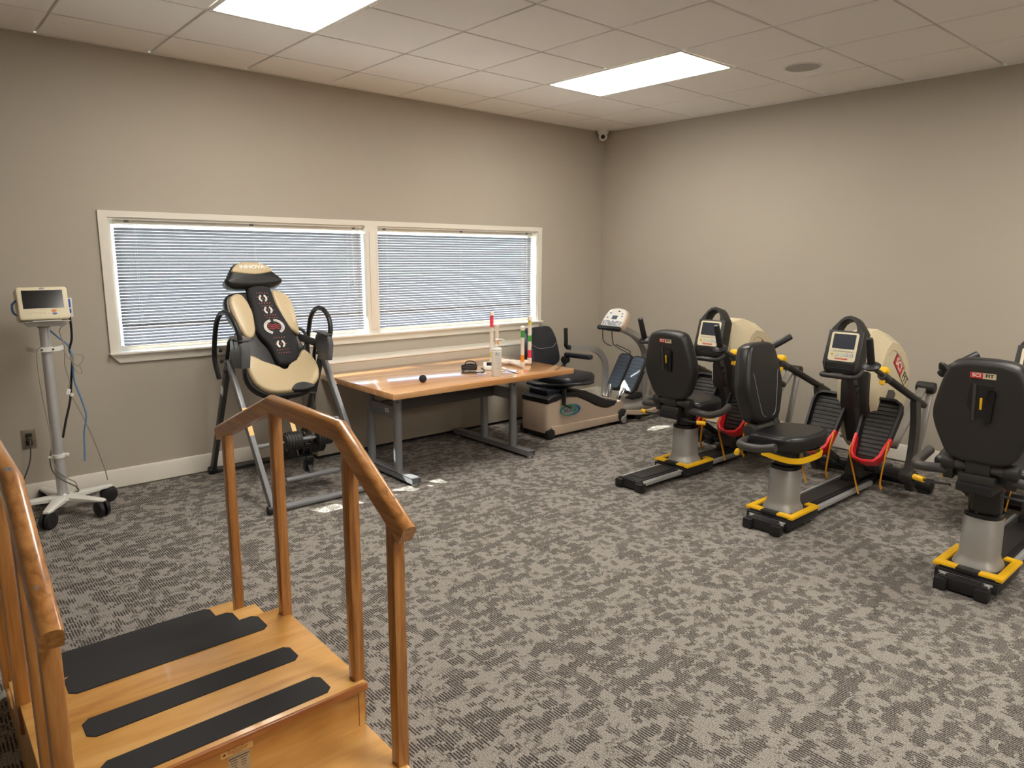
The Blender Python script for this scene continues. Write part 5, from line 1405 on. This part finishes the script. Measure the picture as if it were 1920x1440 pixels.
for side_ in (-1, 1):
    pts = sorted([p for p in stitch if p[0] * side_ > 0.02 and p[1] < 0.345], key=lambda p: p[1])
    b = MB(); b.tube([gb(u, v, 0.0565) for u, v in pts], 0.0016, 6, smooth=False); part('stitching', b, 'btn_grey', bk_)
for side_ in (-1, 1):
    pts = [gb(side_ * u, v, 0.048) for u, v in ((0.115, 0.03), (0.150, 0.10), (0.188, 0.225), (0.176, 0.34), (0.140, 0.46))]
    b = MB(); b.tube(pts, 0.0022, 6); part('side_seam', b, 'charcoal', bk_)
b = MB(); b.pad([(u * 0.985, v) for u, v in bo], gb, -0.012, -0.048, 0.026, 4); sh_ = sp_('backrest_shell', b, 'darkgrey')
# recessed adjuster on the shell and the brand plate
b = MB(); b.prism([(-0.060, 0.31), (-0.050, 0.42), (0.050, 0.42), (0.030, 0.25), (-0.030, 0.25)], gb, -0.0495, -0.044, 0.002, 1); rc = part('adjuster_recess', b, 'black', sh_)
b = MB(); b.box(gb(-0.030, 0.33, -0.051), (0.010, 0.014, 0.17), Euler((0.0, -lb, 0)), 0.003); part('adjuster_ridge', b, 'charcoal', sh_)
b = MB(); b.box(gb(0.036, 0.315, -0.054), (0.022, 0.034, 0.150), Euler((0.09, -lb, 0)), 0.008); part('adjuster_handle', b, 'blackgloss', sh_)
b = MB(); b.box(gb(0.0, 0.325, -0.0515), (0.006, 0.010, 0.055), Euler((0.0, -lb, 0)), 0.002); part('adjuster_tab', b, 'yellow', sh_, 'yellow tab')
b = MB(); b.prism(rrect(0.106, 0.028, 0.002, 3, 0, 0.465), gb, -0.0505, -0.0460); bp_ = part('brand_plate', b, 'tan', sh_)
b = MB(); b.prism(rrect(0.052, 0.0265, 0.002, 3, -0.0262, 0.465), gb, -0.0520, -0.0500); part('brand_field', b, 'inkred', bp_)
uxb = (0, -1, 0); uyb = gb(0, 1, 0) - gb(0, 0, 0)
text('brand_lettering', 'SCI', 0.021, 'inkwhite', bp_, gb(-0.026, 0.466, -0.0522), uxb, uyb, 0.0005, bold=0.0006, sx=1.15)
text('brand_lettering', 'FIT', 0.021, 'ink', bp_, gb(0.027, 0.466, -0.0507), uxb, uyb, 0.0005, bold=0.0006, sx=1.15)
# hinge, bracket, armrest bar, yellow levers
b = MB(); b.cyl((SEATX - 0.168, yv(-0.145), 0.550), (SEATX - 0.168, yv(0.145), 0.550), 0.030, n=22, bevel=0.005); sp_('hinge_tube', b, 'charcoal')
for v in (-0.125, 0.125):
    b = MB(); b.cyl((SEATX - 0.168, yv(v - 0.028), 0.550), (SEATX - 0.168, yv(v + 0.028), 0.550), 0.036, n=22, bevel=0.004); b.beam((SEATX - 0.165, yv(v), 0.540), (SEATX - 0.140, yv(v), 0.47), 0.045, 0.05, (1, 0, 0), 0.008); sp_('hinge_knuckle', b, 'darkgrey')
b = MB(); b.box((SEATX - 0.198, cy, 0.565), (0.022, 0.100, 0.095), Euler((0, -lb, 0)), 0.004); b.box((SEATX - 0.175, cy, 0.480), (0.07, 0.150, 0.075), bevel=0.010); sp_('hinge_bracket', b, 'darkgrey')
b = MB(); b.box((SEATX - 0.09, cy, 0.455), (0.27, 0.15, 0.045), bevel=0.008); sp_('seat_frame', b, 'black')
for sg in (-1, 1):
    b = MB()
    b.tube([(SEATX - 0.155, yv(sg * 0.13), 0.505), (SEATX - 0.160, yv(sg * 0.22), 0.498), (SEATX - 0.145, yv(sg * 0.265), 0.493), (SEATX - 0.085, yv(sg * 0.292), 0.493), (SEATX - 0.00, yv(sg * 0.296), 0.502), (SEATX + 0.08, yv(sg * 0.290), 0.524)], 0.0235, 14, sub=5); sp_('armrest', b, 'charcoal')
    b = MB(); b.tube([(SEATX - 0.20, yv(sg * 0.10), 0.445), (SEATX - 0.20, yv(sg * 0.17), 0.440), (SEATX - 0.19, yv(sg * 0.225), 0.438)], 0.006, 8); lv = sp_('lever_rod', b, 'black')
    b = MB(); b.cyl((SEATX - 0.19, yv(sg * 0.215), 0.438), (SEATX - 0.165, yv(sg * 0.270), 0.436), 0.0145, n=14, bevel=0.004); part('lever_grip', b, 'yellow', lv)
b = MB(); b.tube([(SEATX - 0.06, yv(0.175), 0.448), (SEATX + 0.03, yv(0.185), 0.440), (SEATX + 0.10, yv(0.17), 0.432), (SEATX + 0.145, yv(0.12), 0.430), (SEATX + 0.155, yv(0.0), 0.430), (SEATX + 0.145, yv(-0.12), 0.430), (SEATX + 0.10, yv(-0.17), 0.432), (SEATX + 0.03, yv(-0.185), 0.440), (SEATX - 0.06, yv(-0.175), 0.448)], 0, flat=(0.014, 0.030), up0=(0, 0, 1), sub=4); sp_('swivel_bar', b, 'yellow', None, 'yellow bar under the seat', 50)

# --- the other two, with their own seat place, seat turn and grip turn
SEAT_NAMES = ('carriage', 'seat_column', 'column_collar', 'inner_column')
swivel_names = {o.name for o in seat_parts}
def place(root, y, seatx, turn, grip_left, lift, label):
    root.location.y = y
    root['label'] = label
    for ch in root.children:
        nm = ch.name.split('.')[0]
        if nm in SEAT_NAMES: ch.location.x += seatx - SEATX
        if nm in SWIVEL:
            ch.location.x += seatx - SEATX
            ch.rotation_euler.z = turn
            ch.location.z += lift
        if nm == 'inner_column': ch.location.z += lift
        if nm == 'hand_grip' and ch.location.y > 0 and grip_left:
            ch.rotation_euler = Vector((-0.36, 0, 0.93)).rotation_difference(Vector(grip_left)).to_euler()
            ch.location.z += 0.028
            ch.location.x -= 0.03
SWIVEL = {n.split('.')[0] for n in swivel_names}
m2 = copy_tree(ms); m3 = copy_tree(ms)
place(m2, -3.195, -1.900, -PI / 2, (0.56, -0.62, 0.52), 0.0, 'middle recumbent stepper, its seat swivelled sideways with the padded side in view')
place(m3, -4.205, -1.905, 0.0, (0.58, -0.62, 0.50), 0.062, 'black recumbent stepper cut by the right edge of the photo')
